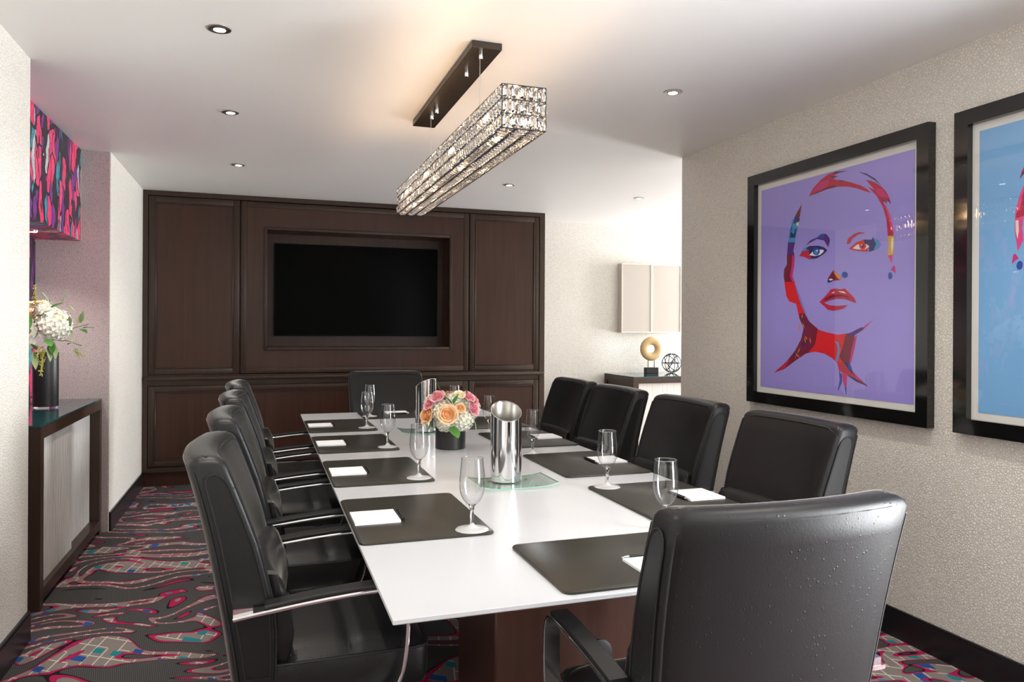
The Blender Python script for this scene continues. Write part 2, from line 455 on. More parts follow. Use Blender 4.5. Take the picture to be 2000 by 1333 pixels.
struct(g.obj('wall_recess_end', 'wallpaper'), 'cream wall around the recess window', 'wall')
struct(G().box(XL - .1, YR - .1, 0, XR + .12, YR, CE).obj('wall_rear', 'wallpaper'), 'cream wall behind the camera', 'wall')
# window frames (daylight comes through them)
g = G()
for a, b in ((6.20, 6.24), (6.83, 6.87), (7.46, 7.50)): g.box(XE + .02, a, .35, XE + .07, b, 2.45)
for a, b in ((.35, .39), (2.41, 2.45)): g.box(XE + .02, 6.24, a, XE + .07, 7.46, b)
struct(g.obj('window_1', 'hinge'), 'white framed window at the end of the recess', 'window')
g = G()
for a, b in ((-.15, -.11), (.38, .42), (.91, .95)): g.box(XR + .03, a, .14, XR + .08, b, 2.4)
for a, b in ((.14, .18), (2.36, 2.4)): g.box(XR + .03, -.11, a, XR + .08, .91, b)
struct(g.obj('window_added', 'hinge'), 'added unseen window beside the camera, in portrait wall', 'window')  # unseen window, added to brighten the left wall
def base(name, x0, y0, x1, y1, side, label):
    g = G().box(x0, y0, 0, x1, y1, .118)
    d = .004
    if side == '+x': g.box(x0, y0, .118, x1 - d, y1, .131)
    elif side == '-x': g.box(x0 + d, y0, .118, x1, y1, .131)
    elif side == '-y': g.box(x0, y0 + d, .118, x1, y1, .131)
    else: g.box(x0, y0, .118, x1, y1 - d, .131)
    struct(g.obj(name, 'ebony'), label, 'baseboard')
base('baseboard_right', XR - .014, YR, XR, YC, '-x', 'black baseboard under the two portraits')
base('baseboard_left', XL, YR, XL + .014, 3.806, '+x', 'black baseboard at lower left of the view')
base('baseboard_left_far', XL, 5.66, XL + .014, 7.12, '+x', 'black baseboard between console and dark cabinet')
base('baseboard_back', 2.756, YB - .014, XE, YB, '-y', 'black baseboard of the back wall recess')

# patterned soffit over the left console
so = thing('patterned_soffit', 'shoe-print soffit box below ceiling above tall bouquet', 'soffit', (-1.2875, 4.72, 1.972))
g = G().box(-.1325, -.914, 0, .1325, .928, .612); g.obj('soffit_box', 'shoes', so)
G().box(.1325, .918, 0, .1345, .928, .612).obj('edge_trim', 'champagne', so)

# ------------------------------------------------------------------ media wall cabinet
cb = thing('media_wall_cabinet', 'espresso wood panelled wall cabinet around the large screen', 'cabinet', (0, 7.1, 0))
X0, X1 = -0.978, 2.752
DX = [-.938, -.192, -.180, 1.945, 1.957, 2.692]
g = G()                                       # carcass: back, sides, top; front frame members
g.box(X0, .30, .13, X1, .54, CE - .002)
g.box(X0, 0, .13, X0 + .04, .30, CE - .002); g.box(X1 - .055, 0, .13, X1, .30, CE - .002)
g.box(X0 + .04, 0, 2.545, X1 - .055, .30, CE - .002)
g.box(X0 + .04, .012, .885, X1 - .055, .30, .972); g.box(X0 + .04, 0, .125, X1 - .055, .30, .165)
g.box(X0 + .04, .035, .165, .0, .30, .885); g.box(0, .035, .165, X1 - .055, .30, .885)
g.box(X0 + .04, .035, .972, -.186, .30, 2.545); g.box(1.951, .035, .972, X1 - .055, .30, 2.545)
g.obj('carcass', 'wood_frame', cb)
G().rbox(X0 + .02, -.030, .928, X1 - .01, .03, .962, .008, 2).obj('ledge_moulding', 'wood_frame', cb, 40)
G().box(X0, .03, 0, X1, .30, .125).obj('plinth', 'wood', cb)
def door(x0, z0, x1, z1, fw=.052, name='door'):
    root = G()
    for b in ((x0, z0, x0 + fw, z1), (x1 - fw, z0, x1, z1), (x0 + fw, z0, x1 - fw, z0 + fw), (x0 + fw, z1 - fw, x1 - fw, z1)):
        root.rbox(b[0], 0.006, b[1], b[2], .034, b[3], .004, 2)
    d = root.obj(name, 'wood_frame', cb, 40)
    bd = G()
    bw = .010
    for b in ((x0 + fw, z0 + fw, x0 + fw + bw, z1 - fw), (x1 - fw - bw, z0 + fw, x1 - fw, z1 - fw), (x0 + fw + bw, z0 + fw, x1 - fw - bw, z0 + fw + bw), (x0 + fw + bw, z1 - fw - bw, x1 - fw - bw, z1 - fw)):
        bd.rbox(b[0], .000, b[1], b[2], .03, b[3], .003, 1)
    bd.obj('bead', 'wood_frame', d, 40)
    G().box(x0 + fw + bw, .014, z0 + fw + bw, x1 - fw - bw, .033, z1 - fw - bw).obj('panel', 'wood', d)
    return d
door(DX[0] + .004, .978, DX[1], 2.538); door(DX[4], .978, DX[5], 2.538)
for a, b in ((0, 1), (2, 3), (4, 5)): door(DX[a] + (.004 if a == 0 else 0), .172, DX[b], .876)
# centre field with the screen niche
NX0, NX1, NZ0, NZ1 = .045, 1.745, 1.215, 2.285
g = G(); fw = .05
x0, x1, z0, z1 = DX[2], DX[3], .978, 2.538
for b in ((x0, z0, x0 + fw, z1), (x1 - fw, z0, x1, z1), (x0 + fw, z0, x1 - fw, z0 + fw), (x0 + fw, z1 - fw, x1 - fw, z1)): g.rbox(b[0], .006, b[1], b[2], .034, b[3], .004, 2)
g.obj('centre_frame', 'wood_frame', cb, 40)
g = G()
for b in ((x0 + fw, z0 + fw, NX0, z1 - fw), (NX1, z0 + fw, x1 - fw, z1 - fw), (NX0, z0 + fw, NX1, NZ0), (NX0, NZ1, NX1, z1 - fw)): g.box(b[0], .014, b[1], b[2], .034, b[3])
g.obj('centre_panel', 'wood', cb)
g = G(); t = .028
for b in ((NX0 - t, NZ0 - t, NX0, NZ1 + t), (NX1, NZ0 - t, NX1 + t, NZ1 + t), (NX0, NZ0 - t, NX1, NZ0), (NX0, NZ1, NX1, NZ1 + t)): g.rbox(b[0], -.014, b[1], b[2], .03, b[3], .004, 2)
g.obj('niche_trim', 'wood_frame', cb, 40)
g = G()
g.box(NX0 - .01, .034, NZ0, NX0, .298, NZ1); g.box(NX1, .034, NZ0, NX1 + .01, .298, NZ1); g.box(NX0, .034, NZ0 - .01, NX1, .298, NZ0); g.box(NX0, .034, NZ1, NX1, .298, NZ1 + .01); g.box(NX0, .285, NZ0, NX1, .298, NZ1)
g.obj('niche_lining', 'wood', cb)
tv = thing('television', 'large black flat screen television set in the cabinet niche', 'television', (.89, 7.29, 1.318))
G().rbox(-.783, 0, 0, .783, .05, .872, .006, 2).obj('housing', 'tv_frame', tv, 40)
G().box(-.775, -.0015, .014, .775, 0.001, .864).obj('screen', 'screen', tv)
G().box(-.12, .05, .25, .12, .095, .6).obj('wall_bracket', 'plastic', tv)

# ------------------------------------------------------------------ conference table
TZ = .75; TX0, TX1, TY0, TY1 = .279, 1.680, 1.640, 5.755
tb = thing('conference_table', 'long conference table with white top and dark wood pedestals', 'table', (.98, 3.70, 0))
g = G()
dx, dy = (TX1 - TX0) / 2, (TY1 - TY0) / 2
def rect(hx, hy, z): return [(-hx, -hy, z), (hx, -hy, z), (hx, hy, z), (-hx, hy, z)]
cx0, cy0 = (TX0 + TX1) / 2 - .98, (TY0 + TY1) / 2 - 3.70
rr = [rect(dx - .035, dy - .035, TZ - .026), rect(dx - .004, dy - .004, TZ - .013), rect(dx, dy, TZ - .010), rect(dx, dy, TZ - .001), rect(dx - .001, dy - .001, TZ)]
g.loft([[(x + cx0, y + cy0, z) for x, y, z in r] for r in rr]).obj('table_top', 'white_top', tb)
for yy in (-1.32, 1.32):
    d = G().rbox(-.30, yy - .22, .03, .30, yy + .22, TZ - .026, .006, 1).obj('pedestal', 'wood', tb, 40)
    G().box(-.28, yy - .20, 0, .28, yy + .20, .03).obj('pedestal_foot', 'ebony', d)
    s_ = -1 if yy < 0 else 1
    bm_ = G(); bm_.lathe([(.045, 0), (.045, .006), (.036, .008)], 20)
    bm_.obj('cable_grommet', 'plastic', d, 40, (0.05, yy + s_ * .22, .36), (s_ * -PI / 2, 0, 0))
G().rbox(-.22, -1.10, TZ - .12, .22, 1.10, TZ - .026, .006, 1).obj('apron_beam', 'wood', tb, 40)

# ------------------------------------------------------------------ chairs
def make_chair():
    t = thing('conference_chair', 'x', 'chair', (0, 0, 0), 0, 'black leather conference chairs')
    PR = [(.38, -.250, -.150, .268), (.55, -.275, -.148, .272), (.65, -.293, -.158, .277), (.80, -.322, -.196, .284), (.90, -.345, -.232, .287), (1.0, -.372, -.270, .288), (1.035, -.383, -.284, .288)]
    def ring(z, inset=0.0, zz=None):
        xr, xf, w_ = lerp_tab(PR, z)
        xr += inset; xf -= inset; w_ -= inset
        pts = []; r = .022
        n = 10
        def cur(x, y): return (x + .038 * (y / .285) ** 2 - .008, y, z if zz is None else zz)
        for j in range(n + 1):                                        # rear face, -w .. w
            y = -w_ + r + (2 * w_ - 2 * r) * j / n; pts.append(cur(xr, y))
        for a in (30, 60): pts.append(cur(xr + r - r * math.cos(math.radians(a)), w_ - r + r * math.sin(math.radians(a))))
        for q in (0, .5, 1): pts.append(cur(xr + r + (xf - xr - 2 * r) * q, w_))
        for a in (30, 60): pts.append(cur(xf - r + r * math.sin(math.radians(a)), w_ - r + r * math.cos(math.radians(a))))
        for j in range(n + 1):
            y = w_ - r - (2 * w_ - 2 * r) * j / n; pts.append(cur(xf, y))
        for a in (30, 60): pts.append(cur(xf - r + r * math.cos(math.radians(a)), -w_ + r - r * math.sin(math.radians(a))))
        for q in (0, .5, 1): pts.append(cur(xf - r - (xf - xr - 2 * r) * q, -w_))
        for a in (30, 60): pts.append(cur(xr + r - r * math.sin(math.radians(a)), -w_ + r - r * math.cos(math.radians(a))))
        return pts
    rings = [ring(.38, .01)] + [ring(.38 + (1.028 - .38) * i / 12) for i in range(13)] + [ring(1.035, .006, 1.040), ring(1.035, .018, 1.048), ring(1.035, .034, 1.0515)]
    bk = G().loft(rings, True, False)
    nr = len(rings[0]); o0 = (len(rings) - 1) * nr; q_ = nr // 2            # ring is symmetric: rear 0..10, side 11..17, front 18..28, side 29..35
    for j in range(10): bk.f.append((o0 + j, o0 + j + 1, o0 + 27 - j, o0 + 28 - j)); bk.mi.append(0)
    bk.f.append([o0 + j for j in range(10, 19)]); bk.mi.append(0)
    bk.f.append([o0 + j for j in range(28, 36)] + [o0]); bk.mi.append(0)
    bk.obj('backrest', 'leather', t, 50)
    # seam piping around the rear panel and the front pad
    g = G()
    for edge, dxx in (('r', -.002), ('f', .002)):
        pth = []
        def ep(z, sgn):
            xr, xf, w_ = lerp_tab(PR, z); x = xr + .006 if edge == 'r' else xf - .006
            y = sgn * (w_ - .006); return (x + .038 * (y / .285) ** 2 - .008, y, z)
        pth += [ep(.40 + .61 * i / 8, -1) for i in range(9)]
        for j in range(1, 8):
            xr, xf, w_ = lerp_tab(PR, 1.024); x = xr + .003 if edge == 'r' else xf - .003
            y = -w_ + 2 * w_ * j / 8; pth.append((x + .038 * (y / .285) ** 2 - .008, y, 1.032))
        pth += [ep(1.01 - .61 * i / 8, 1) for i in range(9)]
        g.tube(pth, .0035, 5)
    g.obj('piping', 'stitch', t, 60)
    for sgn in (-1, 1):                                               # inset gusset on each side of the back
        v = []
        L = 12
        for i in range(L + 1):
            z = .44 + (1.008 - .44) * (1 - (1 - i / L) ** 2)
            xr, xf, w_ = lerp_tab(PR, z)
            q = min(1.0, max(0.0, (z - .970) / .038)); e = .026 * (1 - math.sqrt(1 - q * q))
            y = sgn * (w_ + .0025); k_ = .038 * (w_ / .285) ** 2 - .008
            v += [(xr + .024 + e + k_, y, z), (xf - .022 - e + k_, y, z), (xf - .022 - e + k_, sgn * (w_ - .01), z), (xr + .024 + e + k_, sgn * (w_ - .01), z)]
        f = []
        for i in range(L):
            for j in range(4): f.append((i * 4 + j, i * 4 + (j + 1) % 4, i * 4 + 4 + (j + 1) % 4, i * 4 + 4 + j))
        f += [(3, 2, 1, 0), tuple(L * 4 + j for j in range(4))]
        sg = G().add(v, f).obj('side_gusset', 'leather', t, 40)
        lp = [v[i * 4] for i in range(L + 1)] + [v[i * 4 + 1] for i in range(L, -1, -1)]
        G().tube(lp, .0028, 5, True).obj('gusset_seam', 'stitch', sg, 60)
    # lumbar cushion
    def lr(z, xo, hw):
        xf = lerp_tab(PR, z)[1]; pts = []
        for j in range(13):
            a = -PI / 2 + PI * j / 12
            y = math.sin(a) * hw; pts.append((xf + .012 + xo * max(0, math.cos(a)) ** .22 + .038 * (y / .285) ** 2, y, z))
        pts += [(xf - .02, hw * .9, z), (xf - .02, -hw * .9, z)]
        return pts
    G().loft([lr(.46, .004, .25), lr(.48, .022, .262), lr(.55, .032, .266), lr(.64, .028, .268), lr(.70, .016, .270), lr(.718, .004, .265), lr(.724, -.02, .25)]).obj('lumbar_cushion', 'leather', t, 50)
    # seat cushion
    SX0, SX1, SW = -.175, .305, .262
    def srect(z, i_):
        pts = []; r = .05
        for cx_, cy_, a0 in ((SX1 - r, SW - r, 0), (SX0 + r, SW - r, 90), (SX0 + r, -SW + r, 180), (SX1 - r, -SW + r, 270)):
            for a in (0, 30, 60, 90):
                q = math.radians(a0 + a); pts.append((cx_ + (r - i_) * math.cos(q), cy_ + (r - i_) * math.sin(q), z))
        return pts
    G().loft([srect(.352, .02), srect(.360, .004), srect(.375, 0), srect(.455, 0), srect(.466, .004)]).obj('seat_boxing', 'leather', t, 50)
    nx, ny = 26, 22; v = []; f = []
    for i in range(nx + 1):
        for j in range(ny + 1):
            u_, w_ = -1 + 2 * i / nx, -1 + 2 * j / ny
            sqx = u_ * (1 - .10 * w_ ** 8 * abs(u_) ** 3); sqy = w_ * (1 - .10 * u_ ** 8 * abs(w_) ** 3)
            x = (SX0 + SX1) / 2 + sqx * ((SX1 - SX0) / 2 - .002); y = sqy * (SW - .002)
            h = .460 + .042 * (1 - abs(u_) ** 7) * (1 - abs(w_) ** 7)
            h -= .013 * math.exp(-((x - .075) / .010) ** 2) * (1 - abs(w_) ** 8)
            v.append((x, y, h))
    for i in range(nx):
        for j in range(ny): a = i * (ny + 1) + j; f.append((a, a + ny + 1, a + ny + 2, a + 1))
    st = G().add(v, f).obj('seat_cushion', 'leather', t, 60)
    G().tube([(.075, -.24 + .04 * i, .4905) for i in range(13)], .0016, 5).obj('cross_seam', 'stitch', st, 60)
    G().tube([(x, y, .464) for x, y, _ in srect(0, -.001)], .003, 5, True).obj('edge_seam', 'stitch', st, 60)
    for sgn in (-1, 1):                                               # looped chrome arms with a black pad
        y = sgn * .308
        pa = spline([(-.240, y, .628), (-.15, y, .640), (0, y, .656), (.12, y, .664), (.185, y, .662), (.214, y, .645), (.225, y, .60), (.222, y, .50), (.205, y, .41), (.16, y, .345), (.08, y, .325), (-.06, y, .325)], 5)
        a = G().strap(pa, .046, .011).obj('arm_loop', 'chrome', t, 40)
        pp = spline([(-.160, y, .651), (-.08, y, .661), (0, y, .669), (.12, y, .677), (.175, y, .676)], 4)
        G().strap(pp, .047, .014).obj('arm_pad', 'arm_pad', a, 40)
        G().box(-.24, min(sgn * .26, y + sgn * .01), .632, -.19, max(sgn * .26, y + sgn * .01), .652).obj('arm_bracket', 'chrome', a)
        G().rbox(-.07, min(sgn * .10, y), .318, .09, max(sgn * .10, y), .333, .004, 1).obj('under_brace', 'chrome', a, 40)
    G().rbox(-.12, -.14, .325, .16, .14, .353, .006, 1).obj('seat_plate', 'plastic', t, 40)
    G().lathe([(.045, .10), (.045, .20), (.026, .205), (.026, .325)], 18).obj('gas_column', 'chrome', t, 40)
    for k in range(5):
        a = 2 * PI * k / 5 + .3
        c_, s_ = math.cos(a), math.sin(a)
        rg = []
        for d_, hw, z0, z1 in ((.03, .028, .075, .125), (.12, .024, .070, .110), (.30, .015, .062, .082)):
            rg.append([(c_ * d_ - s_ * hw, s_ * d_ + c_ * hw, z0), (c_ * d_ + s_ * hw, s_ * d_ - c_ * hw, z0), (c_ * d_ + s_ * hw * .7, s_ * d_ - c_ * hw * .7, z1), (c_ * d_ - s_ * hw * .7, s_ * d_ + c_ * hw * .7, z1)])
        lg = G().loft(rg).obj('base_leg', 'chrome', t)
        G().lathe([(.020, -.018), (.029, -.014), (.029, -.004), (.014, -.003), (.014, .003), (.029, .004), (.029, .014), (.020, .018)], 16).obj('caster', 'plastic', lg, 40, (c_ * .285, s_ * .285, .029), (PI / 2, 0, a + .4))
        G().lathe([(.007, 0), (.007, .045)], 8).obj('caster_stem', 'chrome', lg, 60, (c_ * .285, s_ * .285, .03))
    return t
ch0 = make_chair()
LX, RX = .172, 1.70
chairs = [
    ((LX, 2.405), 0.0, 'black leather chair on left side, nearest camera at lower left'),
    ((LX + .005, 3.285), 0.0, 'second black leather chair from camera on left side of table'),
    ((LX + .005, 4.150), 0.0, 'third black leather chair from camera on left side of table'),
    ((LX, 5.000), 0.0, 'farthest black leather chair on left side, beside the cabinet'),
    ((1.750, 2.470), PI, 'black leather chair under the purple portrait, nearest on right side'),
    ((1.755, 3.270), PI, 'second black leather chair from camera on right side of table'),
    ((1.745, 4.030), PI, 'third black leather chair from camera on right side of table'),
    ((1.765, 4.740), PI, 'farthest black leather chair on right side, near the wood ring console'),
    ((1.030, 1.575), PI / 2, 'large foreground black leather chair seen from behind at table end'),
    ((.940, 5.640), -PI / 2, 'black leather chair at far table end below the television'),
]
for i, (xy, rz, lb) in enumerate(chairs):
    if i == 0: ch0.location = (*xy, 0); ch0.rotation_euler = (0, 0, rz); ch0['label'] = lb
    else: dup(ch0, (*xy, 0), rz, lb)

# ------------------------------------------------------------------ desk mats, pads, pens
def rrect(hx, hy, r, z, n=5):
    pts = []
    for cx_, cy_, a0 in ((hx - r, hy - r, 0), (-hx + r, hy - r, 90), (-hx + r, -hy + r, 180), (hx - r, -hy + r, 270)):
        for k in range(n + 1):
            q = math.radians(a0 + 90 * k / n); pts.append((cx_ + r * math.cos(q), cy_ + r * math.sin(q), z))
    return pts
MH = .0085
mat_me = G().loft([rrect(.208, .293, .022, 0), rrect(.211, .296, .025, .002), rrect(.211, .296, .025, MH - .002), rrect(.208, .293, .022, MH)]).mesh('desk_mat', 'mat', 35)
pad_me = G().box(-.0745, -.080, 0, .0745, .080, .007).mesh('note_pad', 'paper')
# place: centre x, centre y, rotation (local +x points from the sitter towards the table middle), words
mats = [
    (.490, 2.520, 0, 'nearest on left side'), (.490, 3.360, 0, 'second from camera on left side'), (.490, 4.200, 0, 'third from camera on left side'), (.490, 4.985, 0, 'farthest on left side'),
    (1.469, 2.470, PI, 'nearest on right side, under purple portrait'), (1.469, 3.262, PI, 'second from camera on right side'), (1.469, 4.080, PI, 'third from camera on right side'), (1.469, 4.880, PI, 'farthest on right side'),
    (.998, 1.872, PI / 2, 'at near table end, behind the foreground chair'), (.985, 5.500, -PI / 2, 'at far table end, below the television')]
for i, (x, y, rz, wd) in enumerate(mats):
    o = link('desk_mat', mat_me, None, (x, y, TZ), (0, 0, rz)); tag(o, 'dark leather desk mat ' + wd, 'desk mat', 'leather desk mats on the table')
    c_, s_ = math.cos(rz), math.sin(rz)
    def loc(lx, ly, z): return (x + c_ * lx - s_ * ly, y + s_ * lx + c_ * ly, z)
    ax, ay = (-.126, -.012) if i < 8 else ((-.125, -.125) if i == 8 else (-.06, -.02))
    if i == 8: ax, ay = -.106, -.030
    o = link('note_pad', pad_me, None, loc(ax, ay, TZ + MH), (0, 0, rz)); tag(o, 'white note pad on the desk mat ' + wd, 'note pad', 'white note pads on the mats')
    pn = thing('ballpoint_pen', 'slim black pen beside the note pad ' + wd, 'pen', loc(ax + .0745 + .009, ay, TZ + MH + .0064), rz, 'black pens on the mats')
    if i == 0:
        p_me = [G().lathe([(.0056, -.068), (.0062, -.056), (.0062, .052), (.005, .056)], 10).mesh('barrel', 'pen', 40),
                G().lathe([(.0052, .056), (.0042, .066), (.0014, .078), (.0006, .080)], 10).mesh('tip', 'chrome', 40),
                G().rbox(-.0014, .006, -.062, .0014, .009, -.022, .0005, 1).mesh('clip', 'chrome', 40)]
    for nm, me in zip(('barrel', 'tip', 'clip'), p_me): link(nm, me, pn, None, (-PI / 2, 0, 0))

# ------------------------------------------------------------------ goblets
def make_goblet():
    t = thing('water_goblet', 'x', 'glass', (0, 0, 0), 0, 'clear stemmed water glasses')
    n = 32
    outer = [(.010, .078), (.020, .086), (.031, .100), (.0385, .120), (.0415, .142), (.0405, .168), (.038, .195), (.0355, .222), (.0350, .228)]
    prof = outer
    G().lathe(prof, n, cap0=True, cap1=False).obj('bowl', 'goblet', t, 60)
    rim = [(.035 * math.cos(2 * PI * j / n), .035 * math.sin(2 * PI * j / n), .228) for j in range(n)]
    G().tube(rim, .0009, 6, True).obj('rim', 'clear', t, 60)
    G().lathe([(.0065, .006), (.0062, .020), (.0055, .032), (.0072, .042), (.0058, .050), (.0062, .062), (.0095, .074), (.012, .080), (.0001, .0815)], 20, cap1=False).obj('stem', 'clear', t, 60)
    G().lathe([(.050, 0), (.0535, .0012), (.0525, .003), (.035, .0055), (.018, .0095), (.009, .016), (.0055, .022)], 32).obj('foot', 'goblet_foot', t, 60)
    return t
gb0 = make_goblet()
gobs = [
    ((.637, 2.272), 1, 'clear stemmed glass on nearest left desk mat'), ((.640, 3.122), 1, 'clear stemmed glass on second left desk mat'),
    ((.645, 3.985), 1, 'clear stemmed glass on third left desk mat'), ((.642, 4.790), 1, 'clear stemmed glass on farthest left desk mat'),
    ((1.240, 2.108), 0, 'clear stemmed glass half hidden behind the foreground chair'), ((1.330, 2.720), 1, 'clear stemmed glass on nearest right desk mat'),
    ((1.330, 3.590), 0.5, 'clear stemmed glass on second right desk mat'), ((1.345, 4.420), 0.5, 'clear stemmed glass right of the pink and peach bouquet'),
    ((.742, 5.400), 1, 'clear stemmed glass on far end mat, before far chair'), ((1.315, 5.180), 0.5, 'clear stemmed glass seen just above the low bouquet'),
]
for i, (xy, on, lb) in enumerate(gobs):
    x, y = xy; z = TZ + .0002
    for mx, my, rz, _ in mats:
        hx, hy = (.211, .296) if abs(math.sin(rz)) < .5 else (.296, .211)
        if abs(x - mx) < hx + .02 and abs(y - my) < hy + .02: z = TZ + MH + .0002
    if i == 0: gb0.location = (x, y, z); gb0['label'] = lb
    else: dup(gb0, (x, y, z), None, lb)

# ------------------------------------------------------------------ trays and carafes
def tray(x, y, hx, hy, label):
    t = thing('glass_tray', label, 'tray', (x, y, TZ), 0, 'green edged glass trays')
    nx, ny = 16, 4; v = []; f = []
    def zz(u_): return .0035 + .012 * abs(u_) ** 4
    for lay in (0, .005):
        for i in range(nx + 1):
            for j in range(ny + 1):
                u_, w_ = -1 + 2 * i / nx, -1 + 2 * j / ny; v.append((u_ * hx, w_ * hy * (1 - .06 * u_ * u_), zz(u_) + lay))
    K = (nx + 1) * (ny + 1)
    for i in range(nx):
        for j in range(ny):
            a = i * (ny + 1) + j; f += [(a + K, a + ny + 1 + K, a + ny + 2 + K, a + 1 + K)]
    G().add(v[K:], [[q - K for q in p] for p in f]).obj('plate', 'tray', t, 60)
    b = []
    for i in range(nx + 1): b.append((i, 0))
    for j in range(1, ny + 1): b.append((nx, j))
    for i in range(nx - 1, -1, -1): b.append((i, ny))
    for j in range(ny - 1, 0, -1): b.append((0, j))
    r1 = [v[i * (ny + 1) + j] for i, j in b]; r2 = [v[K + i * (ny + 1) + j] for i, j in b]
    G().loft([r1, r2], False, False).obj('ground_edge', 'tray_edge', t, 60)
    for sx in (-.5, .5):
        for sy in (-.6, .6): G().lathe([(.008, 0), (.008, .0035)], 10, (sx * hx, sy * hy, 0)).obj('rubber_foot', 'tray', t)
    return t
tray(.995, 2.925, .165, .115, 'green edged glass tray under the nearer steel carafe')
tray(.975, 4.55, .165, .115, 'green edged glass tray under the farther steel carafe')
def carafe(x, y, face, label):                                         # open mouth cut at a slant, facing -Y for face=-1
    t = thing('steel_carafe', label, 'carafe', (x, y, TZ + .0092), 0, 'polished steel slant-cut carafes')
    R_ = .0655; n = 40
    def top(a): return .292 - .036 * (math.cos(a - face))
    def ringz(fr, r):
        return [(r * math.cos(2 * PI * j / n), r * math.sin(2 * PI * j / n), fr if fr < .2 else fr + (top(2 * PI * j / n) - .256) * (fr - .2) / .056) for j in range(n)]
    g = G(); rings = []
    rings += [[(.060 * math.cos(2 * PI * j / n), .060 * math.sin(2 * PI * j / n), 0) for j in range(n)], [(R_ * math.cos(2 * PI * j / n), R_ * math.sin(2 * PI * j / n), .004) for j in range(n)], [(R_ * math.cos(2 * PI * j / n), R_ * math.sin(2 * PI * j / n), .2) for j in range(n)]]
    rings.append([(R_ * math.cos(2 * PI * j / n), R_ * math.sin(2 * PI * j / n), top(2 * PI * j / n)) for j in range(n)])
    g.loft(rings, True, False).obj('body', 'chrome', t, 50)
    r2 = R_ - .003
    ins = [[(r2 * math.cos(2 * PI * j / n), r2 * math.sin(2 * PI * j / n), top(2 * PI * j / n)) for j in range(n)], [(r2 * math.cos(2 * PI * j / n), r2 * math.sin(2 * PI * j / n), .012) for j in range(n)]]
    G().loft(ins, False, True).obj('liner', 'nickel', t, 50)
    lip = [((R_ - .0015) * math.cos(2 * PI * j / n), (R_ - .0015) * math.sin(2 * PI * j / n), top(2 * PI * j / n)) for j in range(n)]
    G().tube(lip, .0024, 6, True).obj('rolled_lip', 'chrome', t, 60)
carafe(.977, 2.960, -PI / 2 - .1, 'steel carafe with slanted mouth, right of the low bouquet')
carafe(.968, 4.53, PI / 2 + .5, 'steel carafe standing behind the low bouquet')

# ------------------------------------------------------------------ flowers
def rose_mesh(name, mat):
    g = G(); rnd = random.Random(len(name) * 7)
    layers = [(3, .30, .62, 62), (4, .48, .60, 58), (5, .68, .55, 50), (6, .90, .44, 46)]
    for li, (cnt, rad, hh, hw) in enumerate(layers):
        for k in range(cnt):
            a0 = 2 * PI * (k + .37 * li) / cnt + rnd.uniform(-.15, .15); v = []; f = []
            nu, nv = 4, 4
            for i in range(nu + 1):
                for j in range(nv + 1):
                    u_ = -1 + 2 * i / nu; w_ = j / nv
                    rr_ = rad * (.30 + .70 * w_ ** .7) + (.16 * (li / 3) * max(0, w_ - .7) / .3)
                    a = a0 + math.radians(hw) * u_ * (.55 + .45 * math.sin(PI * min(w_ * .8 + .1, 1)))
                    z = -.35 + (hh + .35) * w_ * (1 - .22 * abs(u_) ** 2.2 * w_) - (.14 * (li / 3) if j == nv else 0)
                    v.append((rr_ * math.cos(a), rr_ * math.sin(a), z))
            for i in range(nu):
                for j in range(nv): q = i * (nv + 1) + j; f.append((q, q + nv + 1, q + nv + 2, q + 1))
            g.add(v, f)
    g.lathe([(.05, -.42), (.55, -.30), (.72, 0), (.45, .22), (.1, .30)], 10)
    return g.mesh(name, mat, 60)
def hydrangea_mesh(name, mat, nfl=95):
    g = G(); rnd = random.Random(11)
    for i in range(nfl):
        z = 1 - 1.75 * (i + .5) / nfl; r = math.sqrt(max(0, 1 - z * z)); a = i * 2.39996
        nrm = Vector((r * math.cos(a), r * math.sin(a), z)); t = nrm.cross(Vector((.3, .2, 1))).normalized(); b = nrm.cross(t)
        ro = rnd.uniform(0, PI / 2); c0 = nrm * rnd.uniform(.88, .98); sz = rnd.uniform(.17, .21)
        for q in range(4):
            d1 = t * math.cos(ro + q * PI / 2) + b * math.sin(ro + q * PI / 2); d2 = nrm.cross(d1)
            lift = nrm * rnd.uniform(.02, .10)
            g.add([c0, c0 + d1 * sz * .55 + d2 * sz * .5 + lift, c0 + d1 * sz + lift * 1.3, c0 + d1 * sz * .55 - d2 * sz * .5 + lift], [(0, 1, 2, 3)])
    g.lathe([(.05, -.85), (.6, -.62), (.85, -.1), (.8, .35), (.5, .70), (.05, .86)], 12)
    return g.mesh(name, mat, 30)
def leaf_mesh(name, mat, wd, bend):
    g = G(); v = []; f = []; n = 7
    for i in range(n + 1):
        t = i / n; hw = wd * math.sin(PI * min(1, .06 + .94 * t) ** .85) ** .9
        z = bend * t * t
        for s_ in (-1, 0, 1): v.append((t, s_ * hw, -z + (.10 * wd if s_ else 0) * 1.6))
    for i in range(n):
        for j in range(2): a = i * 3 + j; f.append((a, a + 3, a + 4, a + 1))
    return G().add(v, f).mesh(name, mat, 60)
def sprig_mesh(name, mat, n=60):
    g = G(); rnd = random.Random(5)
    for i in range(n):
        t = rnd.uniform(.05, 1); a = rnd.uniform(0, 6.28); r = rnd.uniform(.02, .17) * (1.15 - t * .7)
        c0 = Vector((t, r * math.cos(a), r * math.sin(a))); s_ = rnd.uniform(.020, .040)
        g.add([c0 + Vector(d) * s_ for d in ((1, 0, 0), (-1, 0, 0), (0, 1, 0), (0, -1, 0), (0, 0, 1), (0, 0, -1))], [(0, 2, 4), (2, 1, 4), (1, 3, 4), (3, 0, 4), (2, 0, 5), (1, 2, 5), (3, 1, 5), (0, 3, 5)])
    g.tube([(0, 0, 0), (.5, .01, 0), (1, 0, 0)], .010, 4)
    return g.mesh(name, mat)
